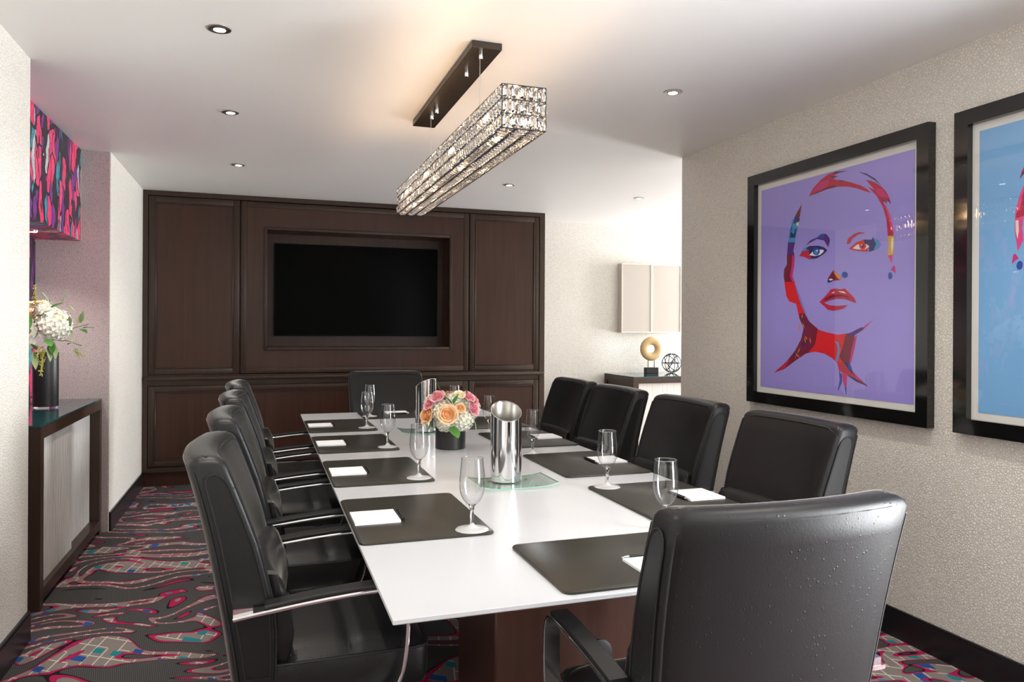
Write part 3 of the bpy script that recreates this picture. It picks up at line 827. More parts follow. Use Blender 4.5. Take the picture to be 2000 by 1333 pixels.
FM = {'rose_pink': rose_mesh('rose_pink', 'pink'), 'rose_peach': rose_mesh('rose_peach', 'peach'), 'rose_cream': rose_mesh('rose_cream', 'cream_rose'),
      'hydrangea': hydrangea_mesh('hydrangea', 'ivory'), 'leaf': leaf_mesh('leaf', 'leaf', .25, .22), 'leaf_pale': leaf_mesh('leaf_pale', 'leaf2', .18, .30),
      'blade': leaf_mesh('blade', 'leaf2', .07, .35), 'round_leaf': leaf_mesh('round_leaf', 'leaf', .42, .12), 'sprig': sprig_mesh('sprig', 'sprig')}
def aim(d, up=(0, 0, 1), main='Z'):
    d = Vector(d).normalized(); return d.to_track_quat(main, 'Y' if main == 'Z' else 'Z').to_euler()
def bloom(par, key, pos, d, s, roll=0.0):
    nm = {'rose_pink': 'rose', 'rose_peach': 'rose', 'rose_cream': 'rose', 'leaf_pale': 'leaf', 'round_leaf': 'leaf', 'blade': 'leaf'}.get(key, key)
    o = link(nm, FM[key], par, pos, aim(d, main='X' if key in ('leaf', 'leaf_pale', 'blade', 'round_leaf', 'sprig') else 'Z'))
    o.scale = (s, s, s)
    return o
RT = Vector((.9474, -.3202, 0)); UP = Vector((0, 0, 1)); TW = Vector((-.3202, -.9474, 0))      # right, up and towards the viewer's side of the room

fa = thing('low_flower_arrangement', 'pink and peach roses with white hydrangea in short black vase', 'flowers', (.973, 3.912, TZ))
g = G().lathe([(.078, 0), (.082, .004), (.082, .150), (.078, .150), (.077, .02)], 40, cap1=False); va = g.obj('vase', 'matte_black', fa, 40)
G().lathe([(.077, .12), (.03, .135)], 20).obj('flower_foam', 'stem', fa)
cen = Vector((0, 0, .195))
def dome(dx, dz, rad, push=.82): return cen + RT * dx + UP * dz + TW * (math.sqrt(max(.0004, rad * rad - dx * dx - dz * dz)) * push)
px = .00277
for key, du, dv, s in (('rose_pink', -21, -32, .036), ('rose_pink', -37, -18, .032), ('rose_peach', 0, -1, .046), ('rose_peach', -40, 3, .044), ('rose_pink', 36, -31, .033), ('rose_pink', 45, -24, .032), ('rose_pink', 45, -8, .034),
                       ('hydrangea', 24, 10, .068), ('hydrangea', -16, -6, .060), ('hydrangea', -8, 17, .052), ('rose_cream', 20, -36, .026), ('rose_peach', 22, -12, .025), ('hydrangea', 8, -25, .045)):
    ro = key.startswith('rose'); p = dome(du * px, -dv * px, .150 if ro else .140, 1.0 if ro else .70)
    bloom(fa, key, p, (p - cen * .75), s * (1.16 if ro else .95))
for a, e, key, s in ((.5, .3, 'hydrangea', .062), (1.3, .5, 'rose_pink', .038), (2.1, .25, 'rose_peach', .046), (2.8, .55, 'hydrangea', .055), (1.7, 1.1, 'rose_peach', .04), (.9, 1.0, 'rose_pink', .034), (2.5, 1.1, 'rose_cream', .03)):
    d = RT * math.cos(a) * math.cos(e) - TW * math.sin(a) * math.cos(e) + UP * math.sin(e)
    bloom(fa, key, cen + d * .115 - UP * .02, d, s)
for du, dv, key, dr, s in ((6, -22, 'leaf', (-.55, .9, .3), .062), (10, -22, 'leaf', (.35, 1, .3), .062), (16, -22, 'leaf', (.9, .45, .3), .060), (-18, -44, 'leaf', (-.25, 1, .1), .060), (-24, -40, 'leaf', (-1, .15, .2), .042), (34, -38, 'leaf', (-.2, .8, .3), .03),
                           (6, 22, 'round_leaf', (.55, -.65, .55), .080), (-30, 12, 'leaf', (-.5, -.8, .3), .055), (46, 8, 'blade', (.45, -.85, .2), .085), (28, -24, 'leaf_pale', (1, .1, .3), .05)):
    p = dome(du * px, -dv * px, .156, 1.08)
    bloom(fa, key, p, RT * dr[0] + UP * dr[1] + TW * dr[2], s)

fb = thing('tall_flower_arrangement', 'white hydrangea and peach roses in tall black vase on left console', 'flowers', (-1.213, 5.05, .9125))
G().lathe([(.066, .012), (.067, .016), (.067, .330), (.063, .330), (.062, .05)], 36, cap1=False).obj('vase', 'matte_black', fb, 40)
G().lathe([(.064, 0), (.064, .012)], 36).obj('glass_base', 'clear', fb, 40)
G().lathe([(.062, .30), (.02, .32)], 16).obj('flower_foam', 'stem', fb)
cen = Vector((0, 0, .44)); px = .00304; u0, v0 = 89, 640
for key, u_, v_, s in (('hydrangea', 122, 622, .092), ('rose_peach', 70, 604, .050), ('rose_peach', 66, 636, .046), ('rose_cream', 62, 585, .036), ('rose_cream', 85, 583, .040), ('hydrangea', 99, 594, .045), ('rose_cream', 82, 622, .036), ('hydrangea', 78, 655, .04), ('rose_cream', 84, 640, .03)):
    ro = key.startswith('rose'); p = dome((u_ - u0) * px, -(v_ - v0) * px, .165, .95 if ro else .72)
    bloom(fb, key, p, (p - cen * .8), s * (1.15 if ro else 1))
for a, e, key, s in ((3.3, .2, 'hydrangea', .08), (2.4, .4, 'rose_peach', .05), (1.6, .3, 'hydrangea', .075), (.9, .4, 'rose_cream', .045), (2.9, .9, 'rose_cream', .045), (1.8, 1.1, 'hydrangea', .06)):
    d = RT * math.cos(a) * math.cos(e) - TW * math.sin(a) * math.cos(e) + UP * math.sin(e)
    bloom(fb, key, cen + d * .12, d, s)
for u_, v_, key, dr, s in ((88, 605, 'leaf', (-.25, 1, .3), .075), (104, 607, 'leaf', (.9, .35, .3), .06), (90, 606, 'leaf', (.1, -1, .5), .08), (118, 590, 'leaf', (.8, .5, .2), .065), (132, 584, 'leaf_pale', (.9, -.25, .2), .055), (112, 584, 'blade', (-.3, 1, 0), .075), (124, 582, 'blade', (.15, 1, 0), .085),
                           (160, 618, 'leaf_pale', (.25, 1, .2), .065), (166, 628, 'leaf', (.95, .2, .2), .058), (160, 630, 'leaf', (.7, -.15, .4), .055), (148, 625, 'leaf_pale', (.2, .9, .3), .06), (150, 632, 'blade', (.4, -.9, .2), .07), (122, 650, 'leaf', (.6, -.25, .5), .07), (130, 655, 'leaf', (.2, -.8, .4), .06), (124, 662, 'leaf_pale', (.4, -.9, .3), .075), (131, 660, 'leaf_pale', (.35, -.8, .2), .07),
                           (98, 675, 'leaf_pale', (.5, -.8, .5), .085), (92, 668, 'leaf_pale', (-.1, -1, .4), .07), (104, 670, 'leaf_pale', (.1, .6, .6), .06), (146, 660, 'leaf_pale', (.6, .25, .3), .055), (150, 668, 'leaf_pale', (.5, -.6, .3), .05), (160, 668, 'leaf_pale', (.9, -.05, .1), .05), (75, 660, 'leaf_pale', (-.4, -.6, .5), .06)):
    p = dome((u_ - u0) * px, -(v_ - v0) * px, .20, .92)
    bloom(fb, key, p, RT * dr[0] + UP * dr[1] + TW * dr[2], s * 1.25)
for u_, v_, dr, s in ((84, 582, (.05, 1, .1), .11), (112, 672, (.2, -1, .4), .15), (115, 662, (.15, -.9, .3), .12), (78, 660, (-.25, -.5, .6), .09), (108, 662, (.35, -.6, .6), .09), (150, 672, (.8, -.35, .1), .09), (158, 622, (.2, .9, .2), .06), (92, 655, (.4, -.5, .6), .09)):
    p = dome((u_ - u0) * px, -(v_ - v0) * px, .19, .85)
    bloom(fb, 'sprig', p + TW * .02, RT * dr[0] + UP * dr[1] + TW * dr[2], s)
g = G()
for a, b in (((.05, .02, .42), (.24, -.07, .50)), ((.04, -.02, .40), (.20, -.06, .37)), ((.02, -.02, .50), (.03, -.04, .64))): g.tube([a, ((a[0] + b[0]) / 2, (a[1] + b[1]) / 2, (a[2] + b[2]) / 2 + .015), b], .0022, 5)
g.obj('twig', 'stem', fb)

# ------------------------------------------------------------------ consoles
def console(name, label, x0, y0, x1, y1, z1, front):                   # front: '+x' or '-y'
    t = thing(name, label, 'console', ((x0 + x1) / 2, (y0 + y1) / 2, 0))
    ox, oy = (x0 + x1) / 2, (y0 + y1) / 2; hx, hy = (x1 - x0) / 2, (y1 - y0) / 2
    G().rbox(-hx, -hy, z1 - .012, hx, hy, z1, .002, 1).obj('glass_top', 'teal_glass', t)
    G().box(-hx + .002, -hy + .002, z1 - .072, hx - .002, hy - .002, z1 - .012).obj('top_rail', 'wood_frame', t)
    lw = .062
    for sx in (-1, 1):
        for sy in (-1, 1):
            G().box(min(sx * hx, sx * (hx - lw)) + .001, min(sy * hy, sy * (hy - lw)) + .001, 0, max(sx * hx, sx * (hx - lw)) - .001, max(sy * hy, sy * (hy - lw)) - .001, z1 - .072).obj('leg', 'wood_frame', t)
    if front == '+x':
        G().box(hx - .10, -hy + lw, .035, hx - .002, hy - lw, .095).obj('bottom_rail', 'wood_frame', t)
        G().box(-hx + .01, -hy + .03, 0, hx - .12, hy - .03, .035).obj('plinth', 'ebony', t)
        m_ = -hy + lw + (2 * hy - 2 * lw) * .53
        G().box(hx - .048, -hy + lw, .095, hx - .030, m_, z1 - .072).obj('sliding_panel', 'ripple', t)
        G().box(hx - .078, m_ - .03, .095, hx - .060, hy - lw, z1 - .072).obj('sliding_panel', 'ripple', t)
        G().box(-hx + .01, -hy + .01, .095, hx - .10, -hy + .025, z1 - .072).obj('end_panel', 'wood_frame', t)
        G().box(-hx + .01, hy - .025, .095, hx - .10, hy - .01, z1 - .072).obj('end_panel', 'wood_frame', t)
    else:
        G().box(-hx + lw, -hy + .002, .035, hx - lw, -hy + .10, .095).obj('bottom_rail', 'wood_frame', t)
        G().box(-hx + .03, -hy + .12, 0, hx - .03, hy - .01, .035).obj('plinth', 'ebony', t)
        G().box(-hx + lw, -hy + .030, .095, .03, -hy + .048, z1 - .072).obj('sliding_panel', 'ripple', t)
        G().box(0, -hy + .060, .095, hx - lw, -hy + .078, z1 - .072).obj('sliding_panel', 'ripple', t)
        G().box(-hx + .012, -hy + .07, .095, -hx + .025, hy - .01, z1 - .072).obj('end_panel', 'wood_frame', t)
        G().box(hx - .025, -hy + .07, .095, hx - .012, hy - .01, z1 - .072).obj('end_panel', 'wood_frame', t)
    return t
console('alcove_console', 'dark framed console with white panels under the tall bouquet', -1.415, 4.175, -1.022, 5.640, .912, '+x')
console('recess_console', 'dark console with teal glass top under the wood ring sculpture', 3.685, 6.925, 5.25, 7.625, .900, '-y')

rs = thing('ring_sculpture', 'golden wood ring on black block standing on right console', 'sculpture', (4.186, 7.45, .900), -.08)
G().rbox(-.075, -.035, 0, .075, .035, .066, .003, 1).obj('block', 'iron', rs)
for s_ in (-.038, .038): G().lathe([(.0045, .066), (.0045, .155)], 8, (s_, 0, 0)).obj('rod', 'iron', rs, 60)
n = 36; rings = []
for q in range(14):
    a = 2 * PI * q / 14; rc, rw = .089, .045
    rr_ = rc + rw * math.copysign(abs(math.cos(a)) ** .8, math.cos(a)); yy = .030 * math.copysign(abs(math.sin(a)) ** .7, math.sin(a))
    rings.append([(rr_ * math.cos(2 * PI * j / n), yy, .278 + rr_ * 1.02 * math.sin(2 * PI * j / n)) for j in range(n)])
rings.append(rings[0]); G().loft(rings, False, False).obj('ring', 'gold_wood', rs, 50)

ws = thing('wire_sphere', 'black wire orb resting on right console beside the ring', 'sculpture', (4.462, 7.47, .900))
for k, (ax, az) in enumerate(((0, 0), (PI / 2, .3), (PI / 2, 1.35), (PI / 2, 2.35), (.9, .5), (2.2, 1.1), (1.1, 2.6))):
    mt_ = Matrix.Rotation(az, 4, 'Z') @ Matrix.Rotation(ax, 4, 'X')
    pth = [mt_ @ Vector((.109 * math.cos(2 * PI * j / 36), .109 * math.sin(2 * PI * j / 36), 0)) for j in range(36)]
    G().tube([(p.x, p.y, p.z + .113) for p in pth], .0042, 6, True).obj('hoop', 'iron', ws, 60)
G().tube([(-.07, -.05, .045), (.07, .04, .185)], .0042, 6).obj('cross_bar', 'iron', ws, 60)

wc = thing('wall_cabinet', 'beige two-door panel box hung above the wood ring sculpture', 'cabinet', (4.250, YB, 1.360))
G().box(-.385, -.078, 0, .385, -.001, .786).obj('box', 'champagne', wc)
for a, b in ((-.385, -.001), (.001, .385)):
    d = G()
    for q in ((a, 0, a + .010, .786), (b - .010, 0, b, .786), (a + .01, 0, b - .01, .010), (a + .01, .776, b - .01, .786)): d.box(q[0], -.094, q[1], q[2], -.079, q[3])
    d = d.obj('door', 'champagne', wc)
    G().box(a + .010, -.089, .010, b - .010, -.080, .776).obj('door_panel', 'beige_panel', d)

# ------------------------------------------------------------------ framed portraits
PCOL = {'crimson': (.52, .008, .055), 'magenta': (.62, .02, .20), 'wine': (.20, .004, .035), 'navy': (.022, .018, .16), 'pink': (.78, .06, .26), 'yellow': (.75, .46, .03), 'pale': (.80, .72, .62),
        'blue': (.02, .07, .40), 'sky': (.05, .30, .62), 'purple': (.09, .02, .24), 'red': (.72, .008, .02), 'lilac': (.22, .20, .66), 'orange': (.72, .27, .03), 'white': (.85, .85, .88)}
SH = [
('crimson',[(0.368,0.087),(0.4,0.054),(0.451,0.024),(0.5,0.008),(0.548,0.005),(0.63,0.016),(0.572,0.015),(0.54,0.021),(0.566,0.029),(0.534,0.032),(0.572,0.05),(0.613,0.058),(0.653,0.072),(0.708,0.094),(0.741,0.113),(0.768,0.135),(0.73,0.121),(0.681,0.101),(0.625,0.084),(0.561,0.074),(0.488,0.075),(0.413,0.083)]),
('magenta',[(0.397,0.07),(0.451,0.037),(0.503,0.034),(0.501,0.058),(0.451,0.071)]),
('wine',[(0.368,0.087),(0.413,0.079),(0.476,0.067),(0.537,0.062),(0.561,0.074),(0.488,0.075),(0.413,0.083)]),
('navy',[(0.548,0.005),(0.63,0.016),(0.572,0.014),(0.53,0.012)]),
('navy',[(0.506,0.02),(0.569,0.028),(0.537,0.031)]),
('navy',[(0.56,0.043),(0.613,0.057),(0.578,0.053)]),
('crimson',[(0.738,0.075),(0.767,0.084),(0.793,0.097),(0.824,0.117),(0.85,0.142),(0.87,0.173),(0.878,0.199),(0.858,0.177),(0.855,0.192),(0.832,0.167),(0.84,0.191),(0.875,0.245),(0.891,0.299),(0.893,0.329),(0.861,0.325),(0.853,0.257),(0.835,0.206),(0.799,0.153),(0.746,0.104),(0.788,0.126),(0.757,0.096)]),
('navy',[(0.691,0.032),(0.74,0.049),(0.788,0.078),(0.827,0.116),(0.788,0.086),(0.74,0.056)]),
('navy',[(0.863,0.174),(0.878,0.199),(0.855,0.177)]),
('navy',[(0.827,0.163),(0.855,0.192),(0.83,0.175)]),
('magenta',[(0.794,0.119),(0.829,0.129),(0.865,0.172),(0.82,0.158),(0.796,0.139)]),
('pink',[(0.846,0.192),(0.875,0.245),(0.891,0.299),(0.891,0.314),(0.875,0.297),(0.866,0.251),(0.849,0.208)]),
('yellow',[(0.861,0.325),(0.894,0.329),(0.895,0.373),(0.889,0.404),(0.862,0.404),(0.867,0.363)]),
('pale',[(0.881,0.335),(0.892,0.336),(0.891,0.373),(0.884,0.4),(0.879,0.372)]),
('pink',[(0.862,0.404),(0.889,0.404),(0.883,0.441),(0.873,0.423)]),
('magenta',[(0.892,0.447),(0.9,0.451),(0.905,0.482),(0.892,0.471),(0.879,0.465)]),
('blue',[(0.888,0.489),(0.886,0.496),(0.883,0.501),(0.878,0.503),(0.873,0.503),(0.868,0.5),(0.865,0.494),(0.864,0.488),(0.865,0.481),(0.868,0.476),(0.873,0.474),(0.878,0.474),(0.883,0.477),(0.886,0.483)]),
('wine',[(0.319,0.116),(0.282,0.152),(0.261,0.176),(0.289,0.184),(0.306,0.173)]),
('sky',[(0.275,0.16),(0.248,0.187),(0.227,0.238),(0.217,0.29),(0.269,0.295),(0.276,0.27),(0.293,0.219),(0.299,0.185)]),
('navy',[(0.275,0.16),(0.306,0.182),(0.299,0.202),(0.275,0.195),(0.256,0.232),(0.282,0.227),(0.27,0.269),(0.231,0.265),(0.241,0.222)]),
('sky',[(0.256,0.197),(0.282,0.209),(0.262,0.251),(0.241,0.239)]),
('pale',[(0.282,0.2),(0.299,0.196),(0.295,0.217),(0.281,0.212)]),
('purple',[(0.217,0.286),(0.271,0.291),(0.259,0.33),(0.268,0.352),(0.21,0.356)]),
('wine',[(0.21,0.347),(0.266,0.348),(0.263,0.409),(0.253,0.452),(0.267,0.484),(0.194,0.48),(0.186,0.448),(0.19,0.413),(0.211,0.392)]),
('magenta',[(0.252,0.349),(0.27,0.357),(0.265,0.409),(0.25,0.45),(0.274,0.484),(0.254,0.483),(0.234,0.449),(0.246,0.403)]),
('red',[(0.191,0.476),(0.267,0.48),(0.289,0.533),(0.324,0.589),(0.353,0.643),(0.307,0.656),(0.281,0.585),(0.229,0.572),(0.207,0.546)]),
('lilac',[(0.269,0.48),(0.285,0.506),(0.323,0.572),(0.374,0.67),(0.351,0.643),(0.304,0.566)]),
('wine',[(0.307,0.632),(0.345,0.632),(0.378,0.67),(0.442,0.707),(0.451,0.77),(0.419,0.809),(0.355,0.82),(0.279,0.856),(0.192,0.901),(0.11,0.924),(0.21,0.864),(0.279,0.806),(0.321,0.751),(0.337,0.702),(0.305,0.653)]),
('red',[(0.438,0.707),(0.497,0.72),(0.572,0.73),(0.637,0.723),(0.637,0.767),(0.616,0.837),(0.638,0.851),(0.645,0.856),(0.659,0.885),(0.617,0.892),(0.58,0.889),(0.565,0.854),(0.536,0.835),(0.482,0.816),(0.419,0.809),(0.371,0.817),(0.419,0.776)]),
('crimson',[(0.11,0.924),(0.21,0.864),(0.236,0.852),(0.21,0.886),(0.192,0.901)]),
('wine',[(0.622,0.726),(0.686,0.712),(0.733,0.697),(0.726,0.707),(0.675,0.731),(0.669,0.776),(0.648,0.851),(0.602,0.85),(0.58,0.828),(0.601,0.787)]),
('magenta',[(0.677,0.739),(0.689,0.731),(0.676,0.781),(0.653,0.853),(0.645,0.846),(0.658,0.786)]),
('magenta',[(0.733,0.702),(0.786,0.663),(0.753,0.682),(0.706,0.707)]),
('purple',[(0.644,0.723),(0.713,0.697),(0.733,0.699),(0.675,0.731),(0.637,0.737)]),
('sky',[(0.55,0.759),(0.576,0.764),(0.586,0.798),(0.569,0.849),(0.556,0.847),(0.572,0.798),(0.565,0.773)]),
('navy',[(0.602,0.85),(0.645,0.851),(0.666,0.89),(0.708,0.917),(0.758,0.946),(0.687,0.93),(0.631,0.906),(0.609,0.878)]),
('crimson',[(0.573,0.854),(0.609,0.85),(0.645,0.886),(0.715,0.923),(0.758,0.946),(0.673,0.914),(0.624,0.902),(0.58,0.889)]),
('magenta',[(0.67,0.892),(0.715,0.921),(0.687,0.918)]),
('blue',[(0.638,0.856),(0.655,0.865),(0.663,0.887),(0.638,0.876)]),
('blue',[(0.579,0.889),(0.599,0.908),(0.599,0.938),(0.572,0.981),(0.584,0.929)]),
('magenta',[(0.595,0.898),(0.631,0.901),(0.628,0.942),(0.626,0.972),(0.61,0.948)]),
('blue',[(0.614,0.953),(0.627,0.962),(0.626,0.998)]),
('orange',[(0.326,0.673),(0.331,0.689),(0.345,0.703),(0.339,0.687)]),
('orange',[(0.381,0.742),(0.382,0.757),(0.391,0.772),(0.39,0.756)]),
('orange',[(0.293,0.818),(0.28,0.832),(0.276,0.847),(0.288,0.834)]),
('orange',[(0.323,0.675),(0.309,0.685),(0.302,0.699),(0.316,0.688)]),
('navy',[(0.338,0.754),(0.329,0.769),(0.327,0.786),(0.337,0.77)]),
('purple',[(0.334,0.776),(0.344,0.791),(0.36,0.803),(0.351,0.789)]),
('purple',[(0.37,0.76),(0.375,0.778),(0.388,0.794),(0.383,0.776)]),
('purple',[(0.269,0.818),(0.271,0.828),(0.281,0.836),(0.279,0.826)]),
('navy',[(0.353,0.668),(0.356,0.685),(0.367,0.7),(0.364,0.683)]),
('purple',[(0.351,0.707),(0.348,0.723),(0.354,0.738),(0.356,0.722)]),
('navy',[(0.36,0.733),(0.353,0.753),(0.353,0.773),(0.361,0.753)]),
('orange',[(0.278,0.817),(0.294,0.833),(0.317,0.845),(0.301,0.83)]),
('navy',[(0.347,0.763),(0.334,0.777),(0.33,0.793),(0.342,0.779)]),
('navy',[(0.333,0.651),(0.327,0.666),(0.33,0.681),(0.336,0.667)]),
('purple',[(0.306,0.785),(0.316,0.796),(0.333,0.804),(0.322,0.793)]),
('navy',[(0.283,0.799),(0.279,0.809),(0.283,0.82),(0.288,0.809)]),
('orange',[(0.348,0.736),(0.354,0.748),(0.367,0.757),(0.361,0.745)]),
('orange',[(0.308,0.691),(0.304,0.702),(0.308,0.712),(0.312,0.701)]),
('navy',[(0.264,0.814),(0.275,0.83),(0.293,0.843),(0.282,0.827)]),
('purple',[(0.369,0.69),(0.356,0.701),(0.35,0.714),(0.363,0.703)]),
('orange',[(0.315,0.792),(0.3,0.807),(0.294,0.824),(0.308,0.809)]),
('orange',[(0.383,0.745),(0.383,0.76),(0.39,0.773),(0.391,0.759)]),
('navy',[(0.283,0.81),(0.291,0.823),(0.305,0.832),(0.298,0.82)]),
('orange',[(0.327,0.635),(0.323,0.645),(0.328,0.655),(0.332,0.645)]),
('navy',[(0.334,0.638),(0.336,0.655),(0.346,0.671),(0.344,0.654)]),
('orange',[(0.345,0.742),(0.346,0.758),(0.354,0.773),(0.354,0.757)]),
('purple',[(0.35,0.316),(0.383,0.293),(0.428,0.285),(0.456,0.272),(0.49,0.275),(0.512,0.295),(0.515,0.312),(0.503,0.335),(0.478,0.304),(0.428,0.292),(0.383,0.303)]),
('blue',[(0.456,0.272),(0.484,0.274),(0.478,0.291),(0.453,0.289),(0.415,0.291)]),
('navy',[(0.304,0.36),(0.331,0.332),(0.377,0.319),(0.441,0.324),(0.478,0.335),(0.5,0.35),(0.472,0.366),(0.429,0.38),(0.377,0.381),(0.337,0.365)]),
('crimson',[(0.304,0.36),(0.321,0.342),(0.37,0.331),(0.38,0.362),(0.397,0.38),(0.377,0.381),(0.337,0.365)]),
('sky',[(0.324,0.333),(0.35,0.319),(0.36,0.337),(0.334,0.34)]),
('white',[(0.377,0.362),(0.396,0.349),(0.435,0.341),(0.472,0.345),(0.478,0.352),(0.454,0.366),(0.416,0.369)]),
('blue',[(0.45,0.35),(0.448,0.358),(0.441,0.363),(0.431,0.366),(0.42,0.365),(0.409,0.361),(0.402,0.354),(0.4,0.346),(0.402,0.338),(0.409,0.333),(0.419,0.33),(0.431,0.331),(0.441,0.336),(0.448,0.343)]),
('sky',[(0.436,0.352),(0.435,0.356),(0.431,0.359),(0.426,0.36),(0.42,0.36),(0.415,0.358),(0.412,0.354),(0.41,0.35),(0.412,0.346),(0.415,0.343),(0.42,0.342),(0.426,0.342),(0.431,0.344),(0.435,0.348)]),
('white',[(0.437,0.346),(0.435,0.348),(0.431,0.349),(0.427,0.348),(0.426,0.345),(0.427,0.342),(0.431,0.342),(0.435,0.343)]),
('crimson',[(0.624,0.333),(0.632,0.312),(0.666,0.296),(0.699,0.291),(0.737,0.298),(0.693,0.3),(0.658,0.315),(0.644,0.334)]),
('red',[(0.638,0.356),(0.683,0.333),(0.732,0.325),(0.743,0.343),(0.753,0.379),(0.716,0.374),(0.672,0.366)]),
('navy',[(0.726,0.326),(0.774,0.331),(0.779,0.32),(0.811,0.342),(0.813,0.362),(0.79,0.375),(0.759,0.381),(0.756,0.356),(0.732,0.342)]),
('sky',[(0.779,0.32),(0.808,0.338),(0.824,0.355),(0.811,0.371),(0.785,0.374),(0.798,0.352)]),
('white',[(0.661,0.357),(0.688,0.343),(0.743,0.346),(0.761,0.358),(0.737,0.368),(0.688,0.364)]),
('red',[(0.742,0.354),(0.74,0.36),(0.734,0.365),(0.726,0.367),(0.717,0.366),(0.708,0.362),(0.703,0.356),(0.7,0.35),(0.702,0.344),(0.708,0.339),(0.716,0.337),(0.726,0.338),(0.734,0.342),(0.74,0.347)]),
('wine',[(0.731,0.354),(0.73,0.357),(0.727,0.359),(0.723,0.36),(0.719,0.36),(0.715,0.358),(0.712,0.355),(0.711,0.352),(0.712,0.348),(0.715,0.346),(0.719,0.345),(0.723,0.345),(0.727,0.347),(0.73,0.35)]),
('white',[(0.719,0.348),(0.718,0.35),(0.715,0.35),(0.712,0.349),(0.71,0.347),(0.712,0.345),(0.715,0.344),(0.718,0.345)]),
('wine',[(0.501,0.492),(0.51,0.472),(0.534,0.447),(0.541,0.443),(0.564,0.461),(0.587,0.471),(0.582,0.489),(0.546,0.489),(0.516,0.496)]),
('navy',[(0.501,0.494),(0.507,0.474),(0.519,0.481),(0.54,0.488),(0.516,0.496)]),
('orange',[(0.537,0.445),(0.567,0.463),(0.59,0.472),(0.585,0.49),(0.567,0.478),(0.549,0.46)]),
('white',[(0.51,0.481),(0.531,0.48),(0.54,0.486),(0.519,0.488)]),
('blue',[(0.633,0.469),(0.631,0.475),(0.626,0.479),(0.618,0.481),(0.609,0.481),(0.601,0.478),(0.596,0.472),(0.594,0.466),(0.596,0.461),(0.601,0.456),(0.609,0.454),(0.618,0.455),(0.625,0.458),(0.631,0.463)]),
('crimson',[(0.449,0.582),(0.488,0.557),(0.526,0.527),(0.555,0.525),(0.588,0.53),(0.614,0.527),(0.642,0.548),(0.671,0.569),(0.685,0.593),(0.657,0.586),(0.614,0.573),(0.563,0.57),(0.511,0.577),(0.48,0.586)]),
('wine',[(0.472,0.574),(0.518,0.555),(0.57,0.55),(0.628,0.56),(0.657,0.575),(0.6,0.561),(0.541,0.564),(0.496,0.575)]),
('crimson',[(0.449,0.582),(0.48,0.586),(0.519,0.599),(0.571,0.602),(0.634,0.601),(0.6,0.616),(0.541,0.623),(0.504,0.617),(0.476,0.598)]),
('pale',[(0.526,0.543),(0.552,0.538),(0.544,0.546)]),
('pale',[(0.57,0.537),(0.607,0.54),(0.625,0.551),(0.592,0.545)]),

]
pcm = {k: P('print_' + k, v, .55) for k, v in PCOL.items()}
def portrait(yc, bg, label, mirror):
    t = thing('framed_portrait', label, 'picture', (XR, yc, .980), 0, 'framed portraits on the right wall')
    hw, hh, fw, dp = .626, 1.320, .062, .042
    g = G()
    for pts in (((-hw, 0), (hw, 0), (hw - fw, fw), (-hw + fw, fw)), ((hw, 0), (hw, hh), (hw - fw, hh - fw), (hw - fw, fw)), ((hw, hh), (-hw, hh), (-hw + fw, hh - fw), (hw - fw, hh - fw)), ((-hw, hh), (-hw, 0), (-hw + fw, fw), (-hw + fw, hh - fw))):
        b = G().prism(pts, lambda p, x: (x, p[0], p[1]), -dp, -.001)
        b.obj('frame_rail', 'gloss_black', t)
    G().box(-.014, -hw + fw, fw, -.002, hw - fw, hh - fw).obj('mount_board', 'card', t)
    pw, z0_, z1_ = .532, .091, 1.226
    pr_ = G().box(-.0155, -pw, z0_, -.0141, pw, z1_).obj('print', P('print_ground', bg, .5), t)
    g = G(); names = list(PCOL)
    for li, (c_, pts) in enumerate(SH):
        x = -.0158 - li * .00002
        if mirror and c_ == 'yellow': c_ = 'pink'
        q = [Vector((x, pw - 2 * pw * (min(1, 1.035 - a) if mirror else a), z1_ - (z1_ - z0_) * b)) for a, b in pts]
        q = [v for i_, v in enumerate(q) if (v - q[i_ - 1]).length > 1e-5]
        tri = tessellate_polygon([[Vector((v.y, v.z, 0)) for v in q]])
        g.add(q, [tuple(f) for f in tri], names.index(c_))
    me = bpy.data.meshes.new('printed_face'); me.from_pydata(g.v, [], g.f)
    for k in names: me.materials.append(pcm[k])
    me.polygons.foreach_set('material_index', g.mi)
    link('printed_face', me, pr_)
    G().add([(-.0215, -hw + fw, fw), (-.0215, hw - fw, fw), (-.0215, hw - fw, hh - fw), (-.0215, -hw + fw, hh - fw)], [(0, 3, 2, 1)]).obj('glazing', 'pane', t)
    return t
portrait(3.070, (.36, .305, .79), 'black framed portrait print on lavender ground', False)
portrait(1.694, (.20, .45, .78), 'black framed portrait print on light blue ground, cut by right edge', True)

